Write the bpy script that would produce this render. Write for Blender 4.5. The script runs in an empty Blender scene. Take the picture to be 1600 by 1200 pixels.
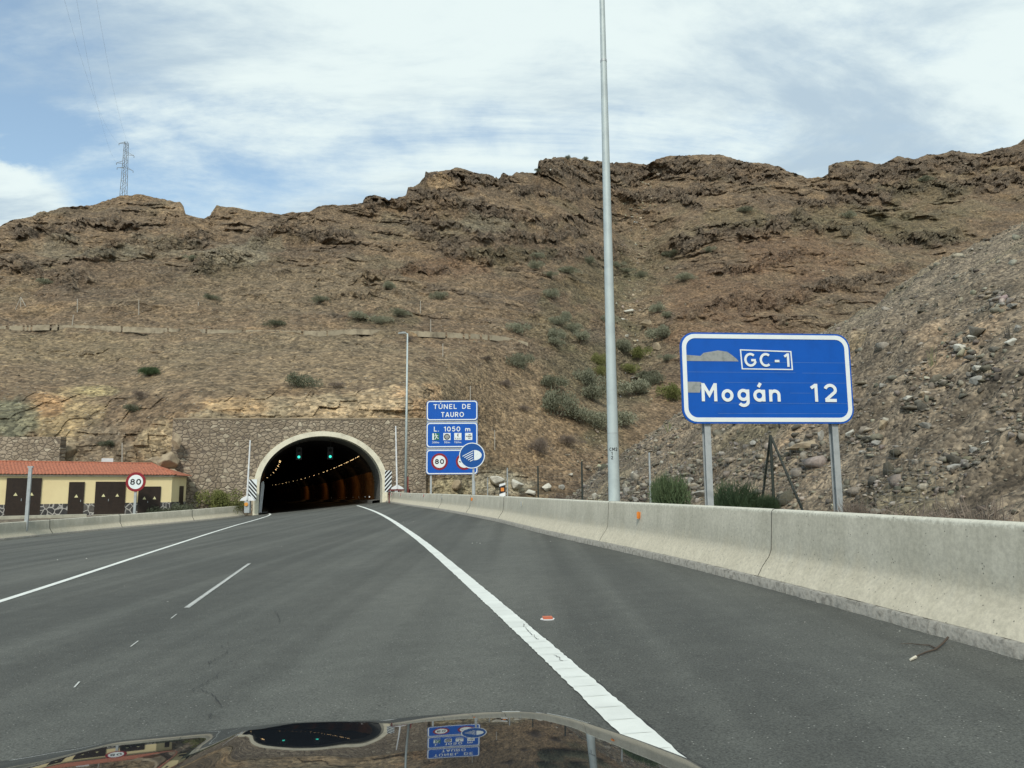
import bpy, bmesh, math, random
import numpy as np
from mathutils import Vector, Matrix
random.seed(7); rng = np.random.default_rng(7)
C = bpy.context.scene.collection
sc = bpy.context.scene
# ------------------------------------------------------------------ camera (sits at the origin, road surface about 1.42 m below)
F = 1200.0; PITCH = math.atan(163.5/1200); ROLL = 0.007
cam = bpy.data.cameras.new("camera"); co = bpy.data.objects.new("camera", cam); C.objects.link(co)
cam.sensor_fit = 'HORIZONTAL'; cam.sensor_width = 36; cam.lens = 27; cam.clip_start = 0.05; cam.clip_end = 6000
co.matrix_world = Matrix.Rotation(math.pi/2 + PITCH, 4, 'X') @ Matrix.Rotation(-ROLL, 4, 'Z')
sc.camera = co
# ------------------------------------------------------------------ world, sun, exposure
SUN_EL, SUN_AZ = math.radians(44), math.radians(186)    # azimuth measured from +Y clockwise: behind and slightly left
w = bpy.data.worlds.new("World"); sc.world = w; w.use_nodes = True
nt = w.node_tree; N = nt.nodes; L = nt.links
for n in list(N): N.remove(n)
def nd(nt, t, **k):
    n = nt.nodes.new(t)
    for a, b in k.items():
        if a.startswith('i_'):
            n.inputs[int(a[2:])].default_value = b
        else: setattr(n, a, b)
    return n
def mth(nt, op, a, b=None, c=None, clamp=False):
    n = nt.nodes.new('ShaderNodeMath'); n.operation = op; n.use_clamp = clamp
    for i, v in enumerate((a, b, c)):
        if v is None: continue
        if isinstance(v, (int, float)): n.inputs[i].default_value = v
        else: nt.links.new(v, n.inputs[i])
    return n.outputs[0]
def mapr(nt, v, a, b, c=0.0, d=1.0, smooth=True):
    n = nt.nodes.new('ShaderNodeMapRange'); n.interpolation_type = 'SMOOTHSTEP' if smooth else 'LINEAR'
    nt.links.new(v, n.inputs[0])
    for i, x in enumerate((a, b, c, d)): n.inputs[i+1].default_value = x
    return n.outputs[0]
def mix(nt, f, a, b, mode='MIX'):
    n = nt.nodes.new('ShaderNodeMix'); n.data_type = 'RGBA'; n.blend_type = mode
    for s, v in ((n.inputs[0], f), (n.inputs[6], a), (n.inputs[7], b)):
        if isinstance(v, (int, float)): s.default_value = v
        elif isinstance(v, (tuple, list)): s.default_value = (*v[:3], 1)
        else: nt.links.new(v, s)
    return n.outputs[2]
def noise(nt, vec, scale, detail=4, rough=0.5, dist=0.0):
    n = nt.nodes.new('ShaderNodeTexNoise'); n.inputs['Scale'].default_value = scale
    n.inputs['Detail'].default_value = detail; n.inputs['Roughness'].default_value = rough; n.inputs['Distortion'].default_value = dist
    if vec is not None: nt.links.new(vec, n.inputs['Vector'])
    return n
sky = N.new('ShaderNodeTexSky'); sky.sky_type = 'NISHITA'; sky.sun_disc = False
sky.sun_elevation = SUN_EL; sky.sun_rotation = SUN_AZ; sky.air_density = 1.2; sky.dust_density = 1.0
tc = N.new('ShaderNodeTexCoord'); sp = N.new('ShaderNodeSeparateXYZ'); L.new(tc.outputs['Generated'], sp.inputs[0])
zz = mth(nt, 'ADD', mth(nt, 'MAXIMUM', sp.outputs[2], 0.0), 0.22)
px = mth(nt, 'DIVIDE', sp.outputs[0], zz); py = mth(nt, 'DIVIDE', sp.outputs[1], zz)
cv = N.new('ShaderNodeCombineXYZ'); L.new(px, cv.inputs[0]); L.new(mth(nt, 'MULTIPLY', py, 1.0), cv.inputs[1])
mp = N.new('ShaderNodeMapping'); mp.inputs['Rotation'].default_value = (0, 0, math.radians(-32)); mp.inputs['Scale'].default_value = (0.75, 1.9, 1)
L.new(cv.outputs[0], mp.inputs[0])
n1 = noise(nt, mp.outputs[0], 1.6, 10, 0.65, 0.4).outputs[0]
n2 = noise(nt, mp.outputs[0], 0.55, 5, 0.55, 0.2).outputs[0]
n3 = noise(nt, cv.outputs[0], 6.5, 6, 0.6, 0.2).outputs[0]
# coverage: thin veil overhead and ahead, more open to the west (left)
bias = mapr(nt, mth(nt, 'ADD', px, mth(nt, 'MULTIPLY', sp.outputs[2], 0.35)), -1.05, 0.20, -0.15, 0.11)
eb = mapr(nt, mth(nt, 'SUBTRACT', px, mth(nt, 'MULTIPLY', sp.outputs[2], -1.0)), 1.0, 1.9, 0.0, -0.12)
cov = mth(nt, 'ADD', mth(nt, 'ADD', mth(nt, 'ADD', mth(nt, 'MULTIPLY', n1, 0.60), mth(nt, 'MULTIPLY', n2, 0.18)), mth(nt, 'MULTIPLY', n3, 0.22)), mth(nt, 'ADD', bias, eb))
low = mapr(nt, mth(nt, 'ADD', mth(nt, 'MULTIPLY', sp.outputs[2], -1.0), mth(nt, 'MULTIPLY', n3, 0.22)), -0.28, -0.20, 0.0, 0.35)
low = mth(nt, 'MULTIPLY', low, mapr(nt, px, -1.02, -0.84, 1.0, 0.0))
cov = mth(nt, 'ADD', cov, low)
cf = mapr(nt, cov, 0.38, 0.60)
ccol = mix(nt, mapr(nt, noise(nt, mp.outputs[0], 1.3, 8, 0.6, 0.5).outputs[0], 0.38, 0.58), (4.9, 6.2, 7.2), (8.4, 9.5, 9.4))
skb = mix(nt, 1.0, sky.outputs[0], (1.75, 1.85, 1.75), 'MULTIPLY')
skb = mix(nt, 0.15, skb, (6.0, 7.2, 8.2))
col = mix(nt, mth(nt, 'MULTIPLY', cf, 0.97), skb, ccol)
bg = N.new('ShaderNodeBackground'); bg.inputs[1].default_value = 0.10; L.new(col, bg.inputs[0])
wo = N.new('ShaderNodeOutputWorld'); L.new(bg.outputs[0], wo.inputs[0])
sd = bpy.data.lights.new("sun", 'SUN'); sd.energy = 2.5; sd.angle = math.radians(7); sd.color = (1.0, 0.95, 0.86)
so = bpy.data.objects.new("sun", sd); C.objects.link(so)
sdir = Vector((math.sin(SUN_AZ)*math.cos(SUN_EL), math.cos(SUN_AZ)*math.cos(SUN_EL), math.sin(SUN_EL)))
so.rotation_euler = sdir.to_track_quat('Z', 'Y').to_euler()
sc.view_settings.view_transform = 'Standard'; sc.view_settings.look = 'None'; sc.view_settings.gamma = 1
sc.view_settings.exposure = 0.0
sc.cycles.max_bounces = 6; sc.cycles.diffuse_bounces = 3

# ------------------------------------------------------------------ helpers
def ray(u, v):
    """photo pixel (1600x1200) -> X = x/y and T = z/y of the world ray"""
    a = np.asarray(u, float)-800; b = np.asarray(v, float)-600
    a2 = a*math.cos(ROLL) - b*math.sin(ROLL); b2 = a*math.sin(ROLL) + b*math.cos(ROLL)
    y = F*math.cos(PITCH) + b2*math.sin(PITCH); z = F*math.sin(PITCH) - b2*math.cos(PITCH)
    return a2/y, z/y
def pt(u, v, y):
    X, T = ray(u, v); return Vector((X*y, y, T*y))
def tag(o, label=None, cat=None, group=None, kind=None):
    if label: o['label'] = label
    if cat: o['category'] = cat
    if group: o['group'] = group
    if kind: o['kind'] = kind
    return o
def empty(name, loc=(0, 0, 0), rz=0):
    o = bpy.data.objects.new(name, None); C.objects.link(o); o.location = loc; o.rotation_euler = (0, 0, rz)
    o.empty_display_size = 0.3
    return o
class MB:
    def __init__(s): s.v = []; s.f = []; s.m = []
    def add(s, vs, fs, mi=0):
        k = len(s.v); s.v += [tuple(x) for x in vs]; s.f += [tuple(i+k for i in f) for f in fs]; s.m += [mi]*len(fs); return s
    def box(s, x0, x1, y0, y1, z0, z1, mi=0, M=None):
        vs = [Vector((x, y, z)) for x in (x0, x1) for y in (y0, y1) for z in (z0, z1)]
        if M is not None: vs = [M @ v for v in vs]
        return s.add(vs, [(0,1,3,2),(4,6,7,5),(0,4,5,1),(2,3,7,6),(0,2,6,4),(1,5,7,3)], mi)
    def tube(s, p0, p1, r0, r1=None, n=10, mi=0, cap=True):
        p0 = Vector(p0); p1 = Vector(p1); r1 = r0 if r1 is None else r1
        d = (p1-p0).normalized(); a = d.orthogonal().normalized(); b = d.cross(a)
        vs = [p0 + (a*math.cos(t)+b*math.sin(t))*r0 for t in [2*math.pi*i/n for i in range(n)]]
        vs += [p1 + (a*math.cos(t)+b*math.sin(t))*r1 for t in [2*math.pi*i/n for i in range(n)]]
        fs = [(i, (i+1) % n, n+(i+1) % n, n+i) for i in range(n)]
        if cap: fs += [tuple(range(n-1, -1, -1)), tuple(range(n, 2*n))]
        return s.add(vs, fs, mi)
    def path(s, pts, r, n=6, mi=0):
        for a, b in zip(pts[:-1], pts[1:]): s.tube(a, b, r, r, n, mi)
        return s
    def prism(s, pts2, y0, y1, mi=0):
        """outline in (x,z), thickness y0..y1"""
        n = len(pts2); vs = [(x, y0, z) for x, z in pts2] + [(x, y1, z) for x, z in pts2]
        return s.add(vs, [tuple(range(n)), tuple(range(2*n-1, n-1, -1))] + [(i, n+i, n+(i+1) % n, (i+1) % n) for i in range(n)], mi)
    def ring2(s, out, inn, y0, y1, mi=0):
        n = len(out); vs = [(x, y0, z) for x, z in out] + [(x, y0, z) for x, z in inn] + [(x, y1, z) for x, z in out] + [(x, y1, z) for x, z in inn]
        fs = []
        for i in range(n):
            j = (i+1) % n
            fs += [(i, j, n+j, n+i), (i, 2*n+i, 2*n+j, j), (n+i, n+j, 3*n+j, 3*n+i)]
        return s.add(vs, fs, mi)
    def build(s, name, mats, parent=None, smooth=False, fix=True):
        me = bpy.data.meshes.new(name); me.from_pydata(s.v, [], s.f); me.update()
        mats = mats if isinstance(mats, (list, tuple)) else [mats]
        for m in mats: me.materials.append(m)
        if len(mats) > 1: me.polygons.foreach_set('material_index', s.m)
        if fix:
            bm = bmesh.new(); bm.from_mesh(me); bmesh.ops.recalc_face_normals(bm, faces=bm.faces); bm.to_mesh(me); bm.free()
        if smooth: me.polygons.foreach_set('use_smooth', [True]*len(me.polygons))
        o = bpy.data.objects.new(name, me); C.objects.link(o)
        if parent is not None: o.parent = parent
        return o
def grid_mesh(name, P, mat, col=None, smooth=True, keep=None, parent=None):
    """P (rows, cols, 3)"""
    R_, K_ = P.shape[:2]
    me = bpy.data.meshes.new(name)
    idx = np.arange(R_*K_).reshape(R_, K_)
    q = np.stack([idx[:-1, :-1], idx[:-1, 1:], idx[1:, 1:], idx[1:, :-1]], -1)
    q = q[keep] if keep is not None else q.reshape(-1, 4)
    q = q.reshape(-1, 4); n = len(q)
    me.vertices.add(R_*K_); me.vertices.foreach_set('co', P.reshape(-1).astype(np.float32))
    me.loops.add(n*4); me.loops.foreach_set('vertex_index', q.reshape(-1).astype(np.int32))
    me.polygons.add(n); me.polygons.foreach_set('loop_start', (np.arange(n)*4).astype(np.int32))
    me.polygons.foreach_set('loop_total', np.full(n, 4, np.int32))
    if smooth: me.polygons.foreach_set('use_smooth', np.ones(n, bool))
    me.update(calc_edges=True)
    if col is not None:
        a = me.color_attributes.new('Col', 'FLOAT_COLOR', 'POINT')
        c = np.ones((R_*K_, 4), np.float32); c[:, :3] = col.reshape(-1, 3); a.data.foreach_set('color', c.reshape(-1))
    me.materials.append(mat)
    o = bpy.data.objects.new(name, me); C.objects.link(o)
    if parent: o.parent = parent
    return o
# numpy gradient noise
def _h(ix, iy, iz, s):
    h = (ix.astype(np.int64)*374761393 + iy.astype(np.int64)*668265263 + iz.astype(np.int64)*2147483647 + s*1274126177) & 0xffffffff
    h = ((h ^ (h >> 13))*1274126177) & 0xffffffff
    h = ((h ^ (h >> 16))*2246822519) & 0xffffffff
    return h ^ (h >> 15)
def pn(x, y, z, s=0):
    x, y, z = np.broadcast_arrays(x, y, z)
    ix, iy, iz = np.floor(x), np.floor(y), np.floor(z); fx, fy, fz = x-ix, y-iy, z-iz
    u, v, w_ = [t*t*t*(t*(t*6-15)+10) for t in (fx, fy, fz)]
    out = 0
    for dx in (0, 1):
        wx = u if dx else 1-u
        for dy in (0, 1):
            wy = v if dy else 1-v
            for dz in (0, 1):
                wz = w_ if dz else 1-w_
                h = _h(ix+dx, iy+dy, iz+dz, s)
                gx = ((h & 1023)/511.5-1); gy = (((h >> 10) & 1023)/511.5-1); gz = (((h >> 20) & 1023)/511.5-1)
                out = out + wx*wy*wz*(gx*(fx-dx)+gy*(fy-dy)+gz*(fz-dz))
    return out*1.3
def fbm(x, y, z, o=4, s=0, g=0.5, ridged=False):
    a, t = 1.0, 0
    for k in range(o):
        n = pn(x*2**k, y*2**k, z*2**k, s+k*17)
        if ridged: n = 0.5-np.abs(n)*2
        t = t + a*n; a *= g
    return t
def ss(x, a, b):
    t = np.clip((x-a)/(b-a), 0, 1); return t*t*(3-2*t)

# ------------------------------------------------------------------ materials
def newmat(name):
    m = bpy.data.materials.new(name); m.use_nodes = True; t = m.node_tree
    b = t.nodes['Principled BSDF']; return m, t, b
def bump(t, b, h, strength=0.5, dist=0.02, prev=None):
    n = t.nodes.new('ShaderNodeBump'); n.inputs['Strength'].default_value = strength; n.inputs['Distance'].default_value = dist
    t.links.new(h, n.inputs['Height'])
    if prev is not None: t.links.new(prev, n.inputs['Normal'])
    t.links.new(n.outputs[0], b.inputs['Normal']); return n.outputs[0]
def simple(name, c, rough=0.6, metal=0.0, var=0.12, scale=3.0, c2=None, bmp=0.0, spec=0.5, emis=None, es=0):
    m, t, b = newmat(name)
    tc = t.nodes.new('ShaderNodeTexCoord'); n = noise(t, tc.outputs['Object'], scale, 6, 0.62)
    c2 = c2 or tuple(x*(1-var*2) for x in c)
    t.links.new(mix(t, mapr(t, n.outputs[0], 0.42, 0.72), c, c2), b.inputs['Base Color'])
    b.inputs['Roughness'].default_value = rough; b.inputs['Metallic'].default_value = metal; b.inputs['Specular IOR Level'].default_value = spec
    if bmp: bump(t, b, n.outputs[0], bmp, 0.02)
    if emis: b.inputs['Emission Color'].default_value = (*emis, 1); b.inputs['Emission Strength'].default_value = es
    return m
def rocky(name, attr=True, base=(0.2, 0.15, 0.1), fine=1.0, bs=0.9):
    m, t, b = newmat(name); tc = t.nodes.new('ShaderNodeTexCoord'); o = tc.outputs['Object']
    if attr:
        a = t.nodes.new('ShaderNodeVertexColor'); a.layer_name = 'Col'; c = a.outputs[0]
    else:
        r = t.nodes.new('ShaderNodeRGB'); r.outputs[0].default_value = (*base, 1); c = r.outputs[0]
    mpz = t.nodes.new('ShaderNodeMapping'); mpz.inputs['Scale'].default_value = (.8, .8, 1.3) if fine == 1.0 else (1, 1, 1); mpz.inputs['Rotation'].default_value = (0, math.radians(5), 0); t.links.new(o, mpz.inputs[0]); oz = mpz.outputs[0]
    nA = noise(t, o, 0.55*fine, 7, 0.7); nB = noise(t, oz, 1.9*fine, 4, 0.6)
    vo = t.nodes.new('ShaderNodeTexVoronoi'); vo.inputs['Scale'].default_value = 1.5*fine; t.links.new(oz, vo.inputs['Vector']); vo.inputs['Randomness'].default_value = 1
    vd = t.nodes.new('ShaderNodeTexVoronoi'); vd.inputs['Scale'].default_value = 3.6*fine; t.links.new(oz, vd.inputs['Vector'])
    sv = t.nodes.new('ShaderNodeSeparateColor'); t.links.new(vd.outputs['Color'], sv.inputs[0])
    c = mix(t, 1.0, c, mix(t, mapr(t, nA.outputs[0], 0.3, 0.7), (0.72, 0.72, 0.74), (1.26, 1.22, 1.16)), 'MULTIPLY')
    c = mix(t, 1.0, c, mix(t, mapr(t, nB.outputs[0], 0.34, 0.66), (0.84, 0.84, 0.85), (1.16, 1.15, 1.12)), 'MULTIPLY')
    sv2 = t.nodes.new('ShaderNodeSeparateColor'); t.links.new(vo.outputs['Color'], sv2.inputs[0])
    c = mix(t, 1.0, c, mix(t, sv.outputs[1], (0.55, 0.55, 0.56), (1.48, 1.46, 1.42)), 'MULTIPLY')
    c = mix(t, 1.0, c, mix(t, sv2.outputs[1], (0.80, 0.80, 0.80), (1.22, 1.20, 1.16)), 'MULTIPLY')
    # odd pale stones
    pale = mth(t, 'MULTIPLY', mapr(t, sv.outputs[0], 0.88, 0.96), mapr(t, vd.outputs['Distance'], 0.38, 0.22))
    c = mix(t, mth(t, 'MULTIPLY', pale, 0.55), c, (0.50, 0.45, 0.35))
    hs = t.nodes.new('ShaderNodeHueSaturation'); hs.inputs['Saturation'].default_value = 0.90; hs.inputs['Value'].default_value = 0.84 if fine == 1.0 else .95; t.links.new(c, hs.inputs['Color']); c = hs.outputs[0]
    t.links.new(c, b.inputs['Base Color']); b.inputs['Roughness'].default_value = 0.95; b.inputs['Specular IOR Level'].default_value = 0.15
    h = mth(t, 'ADD', mth(t, 'MULTIPLY', nB.outputs[0], 0.30), mth(t, 'MULTIPLY', vo.outputs['Distance'], -0.50))
    h = mth(t, 'ADD', h, mth(t, 'MULTIPLY', vd.outputs['Distance'], -0.30))
    bump(t, b, h, bs, 0.45/fine)
    return m
M = {}
M['rock'] = rocky('mountain_rock'); M['scree'] = rocky('scree_rock', fine=3.2, bs=0.8)
def stone_mat(name, cols, pale, mortar, scale=1.9, sz=1.5, crack=0.045, bs=0.8):
    m, t, b = newmat(name); tc = t.nodes.new('ShaderNodeTexCoord')
    mp = t.nodes.new('ShaderNodeMapping'); t.links.new(tc.outputs['Object'], mp.inputs[0]); mp.inputs['Scale'].default_value = (scale, scale*0.1, scale*sz)
    wn = noise(t, mp.outputs[0], 1.1, 3, 0.5)
    ad = t.nodes.new('ShaderNodeMix'); ad.data_type = 'VECTOR'; ad.inputs[0].default_value = 0.22
    t.links.new(mp.outputs[0], ad.inputs[4]); t.links.new(wn.outputs['Color'], ad.inputs[5])
    vn = t.nodes.new('ShaderNodeTexVoronoi'); t.links.new(ad.outputs[1], vn.inputs['Vector']); vn.inputs['Scale'].default_value = 1
    ve = t.nodes.new('ShaderNodeTexVoronoi'); ve.feature = 'DISTANCE_TO_EDGE'; t.links.new(ad.outputs[1], ve.inputs['Vector']); ve.inputs['Scale'].default_value = 1
    s = t.nodes.new('ShaderNodeSeparateColor'); t.links.new(vn.outputs['Color'], s.inputs[0])
    n = noise(t, tc.outputs['Object'], 5, 6, 0.7)
    c = mix(t, s.outputs[0], cols[0], cols[1]); c = mix(t, mapr(t, s.outputs[1], 0.86, 0.93), c, pale)
    c = mix(t, 1.0, c, mix(t, mapr(t, n.outputs[0], 0.3, 0.7), (0.75, 0.75, 0.75), (1.2, 1.2, 1.18)), 'MULTIPLY')
    nl = noise(t, tc.outputs['Object'], .35, 5, .6); c = mix(t, 1.0, c, mix(t, mapr(t, nl.outputs[0], .35, .68), (.82, .80, .77), (1.08, 1.07, 1.05)), 'MULTIPLY')
    e = mapr(t, ve.outputs['Distance'], crack*0.35, crack*1.6)
    t.links.new(mix(t, e, mortar, c), b.inputs['Base Color']); b.inputs['Roughness'].default_value = 0.95; b.inputs['Specular IOR Level'].default_value = 0.15
    h = mth(t, 'ADD', mapr(t, ve.outputs['Distance'], 0.0, 0.16), mth(t, 'MULTIPLY', n.outputs[0], 0.5))
    bump(t, b, h, bs, 0.08)
    return m
M['wall'] = stone_mat('rubble_masonry', ((0.285, 0.235, 0.178), (0.41, 0.345, 0.265)), (0.50, 0.44, 0.34), (0.15, 0.125, 0.10), scale=2.7, sz=1.45, crack=.045, bs=.7)
M['plinth'] = stone_mat('dark_stone_plinth', ((0.07, 0.07, 0.072), (0.14, 0.14, 0.14)), (0.17, 0.16, 0.15), (0.48, 0.46, 0.42), scale=3.0, sz=0.8, crack=0.05, bs=0.3)
def asphalt():
    m, t, b = newmat('asphalt'); tc = t.nodes.new('ShaderNodeTexCoord'); o = tc.outputs['Object']
    big = noise(t, o, 0.16, 4, 0.55); mid = noise(t, o, 3.5, 5, 0.6); fin = noise(t, o, 70, 4, 0.8)
    ml = t.nodes.new('ShaderNodeMapping'); ml.inputs['Rotation'].default_value = (0, 0, math.radians(-12)); ml.inputs['Scale'].default_value = (1.4, 0.035, 1); t.links.new(o, ml.inputs[0])
    st = noise(t, ml.outputs[0], 1.0, 3, 0.5)
    c = mix(t, mapr(t, big.outputs[0], 0.3, 0.7), (0.086, 0.089, 0.080), (0.106, 0.108, 0.096))
    c = mix(t, 1.0, c, mix(t, mapr(t, st.outputs[0], 0.3, 0.7), (0.80, 0.80, 0.80), (1.18, 1.18, 1.17)), 'MULTIPLY')
    c = mix(t, 1.0, c, mix(t, mapr(t, mid.outputs[0], 0.25, 0.75), (0.9, 0.9, 0.9), (1.09, 1.09, 1.08)), 'MULTIPLY')
    c = mix(t, 1.0, c, mix(t, mapr(t, fin.outputs[0], 0.3, 0.7), (0.52, 0.52, 0.52), (1.48, 1.48, 1.46)), 'MULTIPLY')
    v = t.nodes.new('ShaderNodeTexVoronoi'); v.inputs['Scale'].default_value = 48; t.links.new(o, v.inputs['Vector'])
    s = t.nodes.new('ShaderNodeSeparateColor'); t.links.new(v.outputs['Color'], s.inputs[0])
    c = mix(t, mth(t, 'MULTIPLY', mapr(t, s.outputs[0], 0.93, 0.97), mapr(t, v.outputs['Distance'], 0.30, 0.16)), c, (0.33, 0.33, 0.29))
    c = mix(t, mth(t, 'MULTIPLY', mapr(t, s.outputs[1], 0.965, 0.985), mapr(t, v.outputs['Distance'], 0.34, 0.2)), c, (0.02, 0.02, 0.02))
    t.links.new(c, b.inputs['Base Color']); b.inputs['Roughness'].default_value = 0.82; b.inputs['Specular IOR Level'].default_value = 0.3
    bump(t, b, mth(t, 'ADD', fin.outputs[0], v.outputs['Distance']), 0.35, 0.006)
    return m
M['asphalt'] = asphalt()
def paint(name, c, wear=0.3, rough=0.7):
    m, t, b = newmat(name); tc = t.nodes.new('ShaderNodeTexCoord'); o = tc.outputs['Object']
    n = noise(t, o, 26, 5, 0.75); n2 = noise(t, o, 2, 4, 0.6)
    c1 = mix(t, mapr(t, n2.outputs[0], 0.35, 0.75), c, tuple(x*0.86 for x in c))
    t.links.new(mix(t, mapr(t, n.outputs[0], 0.72-wear*0.25, 0.86-wear*0.25), c1, (0.15, 0.15, 0.14)), b.inputs['Base Color'])
    b.inputs['Roughness'].default_value = rough; bump(t, b, n.outputs[0], 0.3, 0.01); return m
M['paint'] = paint('road_paint', (0.74, 0.76, 0.70), 0.12); M['paint_worn'] = paint('worn_road_paint', (0.55, 0.56, 0.52), 0.6)
M['tar'] = simple('tar', (0.028, 0.028, 0.028), 0.8)
def concrete(name, c1, c2, low=None, pores=True):
    m, t, b = newmat(name); tc = t.nodes.new('ShaderNodeTexCoord'); o = tc.outputs['Object']
    n = noise(t, o, 1.3, 6, 0.6); f = noise(t, o, 22, 5, 0.7)
    ms = t.nodes.new('ShaderNodeMapping'); ms.inputs['Scale'].default_value = (2.2, 2.2, 0.35); t.links.new(o, ms.inputs[0]); st = noise(t, ms.outputs[0], 2.2, 4, 0.6)
    c = mix(t, mapr(t, n.outputs[0], 0.35, 0.68), c1, c2)
    if low:
        a = t.nodes.new('ShaderNodeVertexColor'); a.layer_name = 'Col'; s = t.nodes.new('ShaderNodeSeparateColor'); t.links.new(a.outputs[0], s.inputs[0])
        hh = mth(t, 'ADD', s.outputs[0], mth(t, 'MULTIPLY', mth(t, 'SUBTRACT', st.outputs[0], 0.5), 0.5))
        c = mix(t, mapr(t, hh, 0.62, 0.30), c, low)
        c = mix(t, mapr(t, mth(t, 'ADD', s.outputs[0], mth(t, 'MULTIPLY', mth(t, 'SUBTRACT', f.outputs[0], 0.5), 0.12)), 0.945, 0.985), c, (0.62, 0.60, 0.50))
    c = mix(t, 1.0, c, mix(t, mapr(t, st.outputs[0], 0.3, 0.7), (0.91, 0.91, 0.90), (1.04, 1.04, 1.04)), 'MULTIPLY')
    c = mix(t, 1.0, c, mix(t, mapr(t, f.outputs[0], 0.3, 0.7), (0.86, 0.86, 0.86), (1.1, 1.1, 1.09)), 'MULTIPLY')
    if pores:
        v = t.nodes.new('ShaderNodeTexVoronoi'); v.inputs['Scale'].default_value = 27; t.links.new(o, v.inputs['Vector'])
        s2 = t.nodes.new('ShaderNodeSeparateColor'); t.links.new(v.outputs['Color'], s2.inputs[0])
        p = mth(t, 'MULTIPLY', mapr(t, s2.outputs[0], 0.84, 0.87), mapr(t, v.outputs['Distance'], 0.24, 0.14))
        c = mix(t, mth(t, 'MULTIPLY', p, 0.8), c, (0.10, 0.10, 0.085))
    t.links.new(c, b.inputs['Base Color']); b.inputs['Roughness'].default_value = 0.88; b.inputs['Specular IOR Level'].default_value = 0.25
    bump(t, b, f.outputs[0], 0.3, 0.015); return m
M['barrier'] = concrete('barrier_concrete', (0.455, 0.43, 0.345), (0.54, 0.51, 0.415), low=(0.61, 0.555, 0.43))
M['kerb'] = simple('rough_mortar', (0.36, 0.34, 0.29), 0.95, c2=(0.17, 0.16, 0.135), scale=14, bmp=1.0)
M['portal'] = simple('portal_concrete', (0.78, 0.74, 0.58), 0.85, c2=(0.60, 0.56, 0.44), scale=1.3)
M['lining'] = simple('tunnel_lining', (0.17, 0.17, 0.155), 0.8, c2=(0.12, 0.12, 0.11), scale=0.6)
M['dark_lining'] = simple('shaded_lining', (0.012, 0.012, 0.012), 0.9)  # darkness deeper in the bore is put into this near-black colour
M['panel_lining'] = simple('tunnel_wall_panel', (0.34, 0.17, 0.06), 0.5, c2=(0.22, 0.11, 0.045), scale=0.7)  # brown-orange base carries the sodium glow on the lower walls
M['white'] = simple('white_paint', (0.78, 0.80, 0.80), 0.5, var=0.06)
M['sign_white'] = simple('reflective_white', (0.80, 0.86, 0.86), 0.4, var=0.03)
M['sign_blue'] = simple('reflective_blue', (0.004, 0.10, 0.48), 0.4, c2=(0.004, 0.088, 0.42), scale=2.0, spec=0.3)
M['sign_blue2'] = simple('sun_faded_blue', (0.008, 0.085, 0.33), 0.4, c2=(0.008, 0.075, 0.28), scale=2.0, spec=0.3)
M['sign_red'] = simple('reflective_red', (0.26, 0.008, 0.018), 0.45, var=0.08)
M['sign_black'] = simple('sign_black', (0.012, 0.012, 0.014), 0.5)
M['sign_green'] = simple('sign_green', (0.01, 0.17, 0.10), 0.5)
M['bare'] = simple('bare_aluminium', (0.33, 0.35, 0.34), 0.55, metal=0.2, c2=(0.22, 0.24, 0.23), scale=9)
M['galv'] = simple('galvanised_steel', (0.46, 0.49, 0.49), 0.5, metal=0.35, c2=(0.36, 0.39, 0.39), scale=5)
M['pole'] = simple('painted_pole', (0.50, 0.57, 0.56), 0.5, metal=0.1, c2=(0.42, 0.48, 0.48), scale=2.5)
M['dark_metal'] = simple('dark_green_steel', (0.025, 0.035, 0.028), 0.6)
M['wire'] = simple('wire', (0.20, 0.21, 0.20), 0.6, metal=0.3)
M['yellow'] = simple('yellow_render', (0.90, 0.76, 0.43), 0.9, c2=(0.84, 0.70, 0.39), scale=0.7)
M['cream'] = simple('cream_trim', (0.72, 0.66, 0.52), 0.8)
M['door'] = simple('dark_brown_metal', (0.040, 0.026, 0.018), 0.55, c2=(0.028, 0.019, 0.014), scale=4)
M['tile'] = simple('terracotta_tile', (0.41, 0.145, 0.08), 0.9, c2=(0.21, 0.08, 0.05), scale=6)
M['orange'] = simple('orange_reflector', (0.75, 0.25, 0.04), 0.4)
M['pink'] = simple('faded_red_plastic', (0.55, 0.13, 0.10), 0.6)
M['tri'] = simple('yellow_label', (0.85, 0.80, 0.45), 0.5)
M['soil'] = rocky('soil', attr=False, base=(0.17, 0.145, 0.11), fine=2.2, bs=0.6)
M['ledge'] = simple('pale_ledge', (0.50, 0.48, 0.38), 0.9)
M['dwall'] = simple('dry_stone', (0.33, 0.27, 0.19), 0.95, c2=(0.20, 0.165, 0.12), scale=1.2, bmp=0.8)

# ------------------------------------------------------------------ the road surface as a function
_yR = np.array([-80, -30, 0, 3, 5.6, 8.2, 10, 12, 14.5, 18.2, 22.3, 29.4, 33.4, 40, 48.2, 60, 68, 74, 80.])
_xR = np.array([15.5, 8.4, 4.45, 4.05, 3.66, 3.36, 3.12, 2.8, 2.33, 1.52, .70, -.53, -1.42, -2.9, -4.9, -8.15, -10.4, -12.1, -13.8])
_yL = np.array([-80, 0, 20, 43, 48.5, 55.5, 59.5, 65, 70.5, 75])
_xL = np.array([-26., -27.5, -28.3, -28.8, -29.2, -28.4, -26.7, -24.9, -23.9, -22.9])
def smoothed(xs, ys):
    # cubic resample to kill kinks
    g = np.linspace(xs[0], xs[-1], 900); h = np.interp(g, xs, ys); k = np.hanning(31); k /= k.sum()
    hp = np.pad(h, 15, mode='reflect', reflect_type='odd'); h2 = np.convolve(hp, k, 'valid'); return g, h2
_gR, _hR = smoothed(_yR, _xR); _gL, _hL = smoothed(_yL, _xL)
def xR(y): return np.interp(y, _gR, _hR)
def xL(y): return np.interp(y, _gL, _hL)
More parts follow.
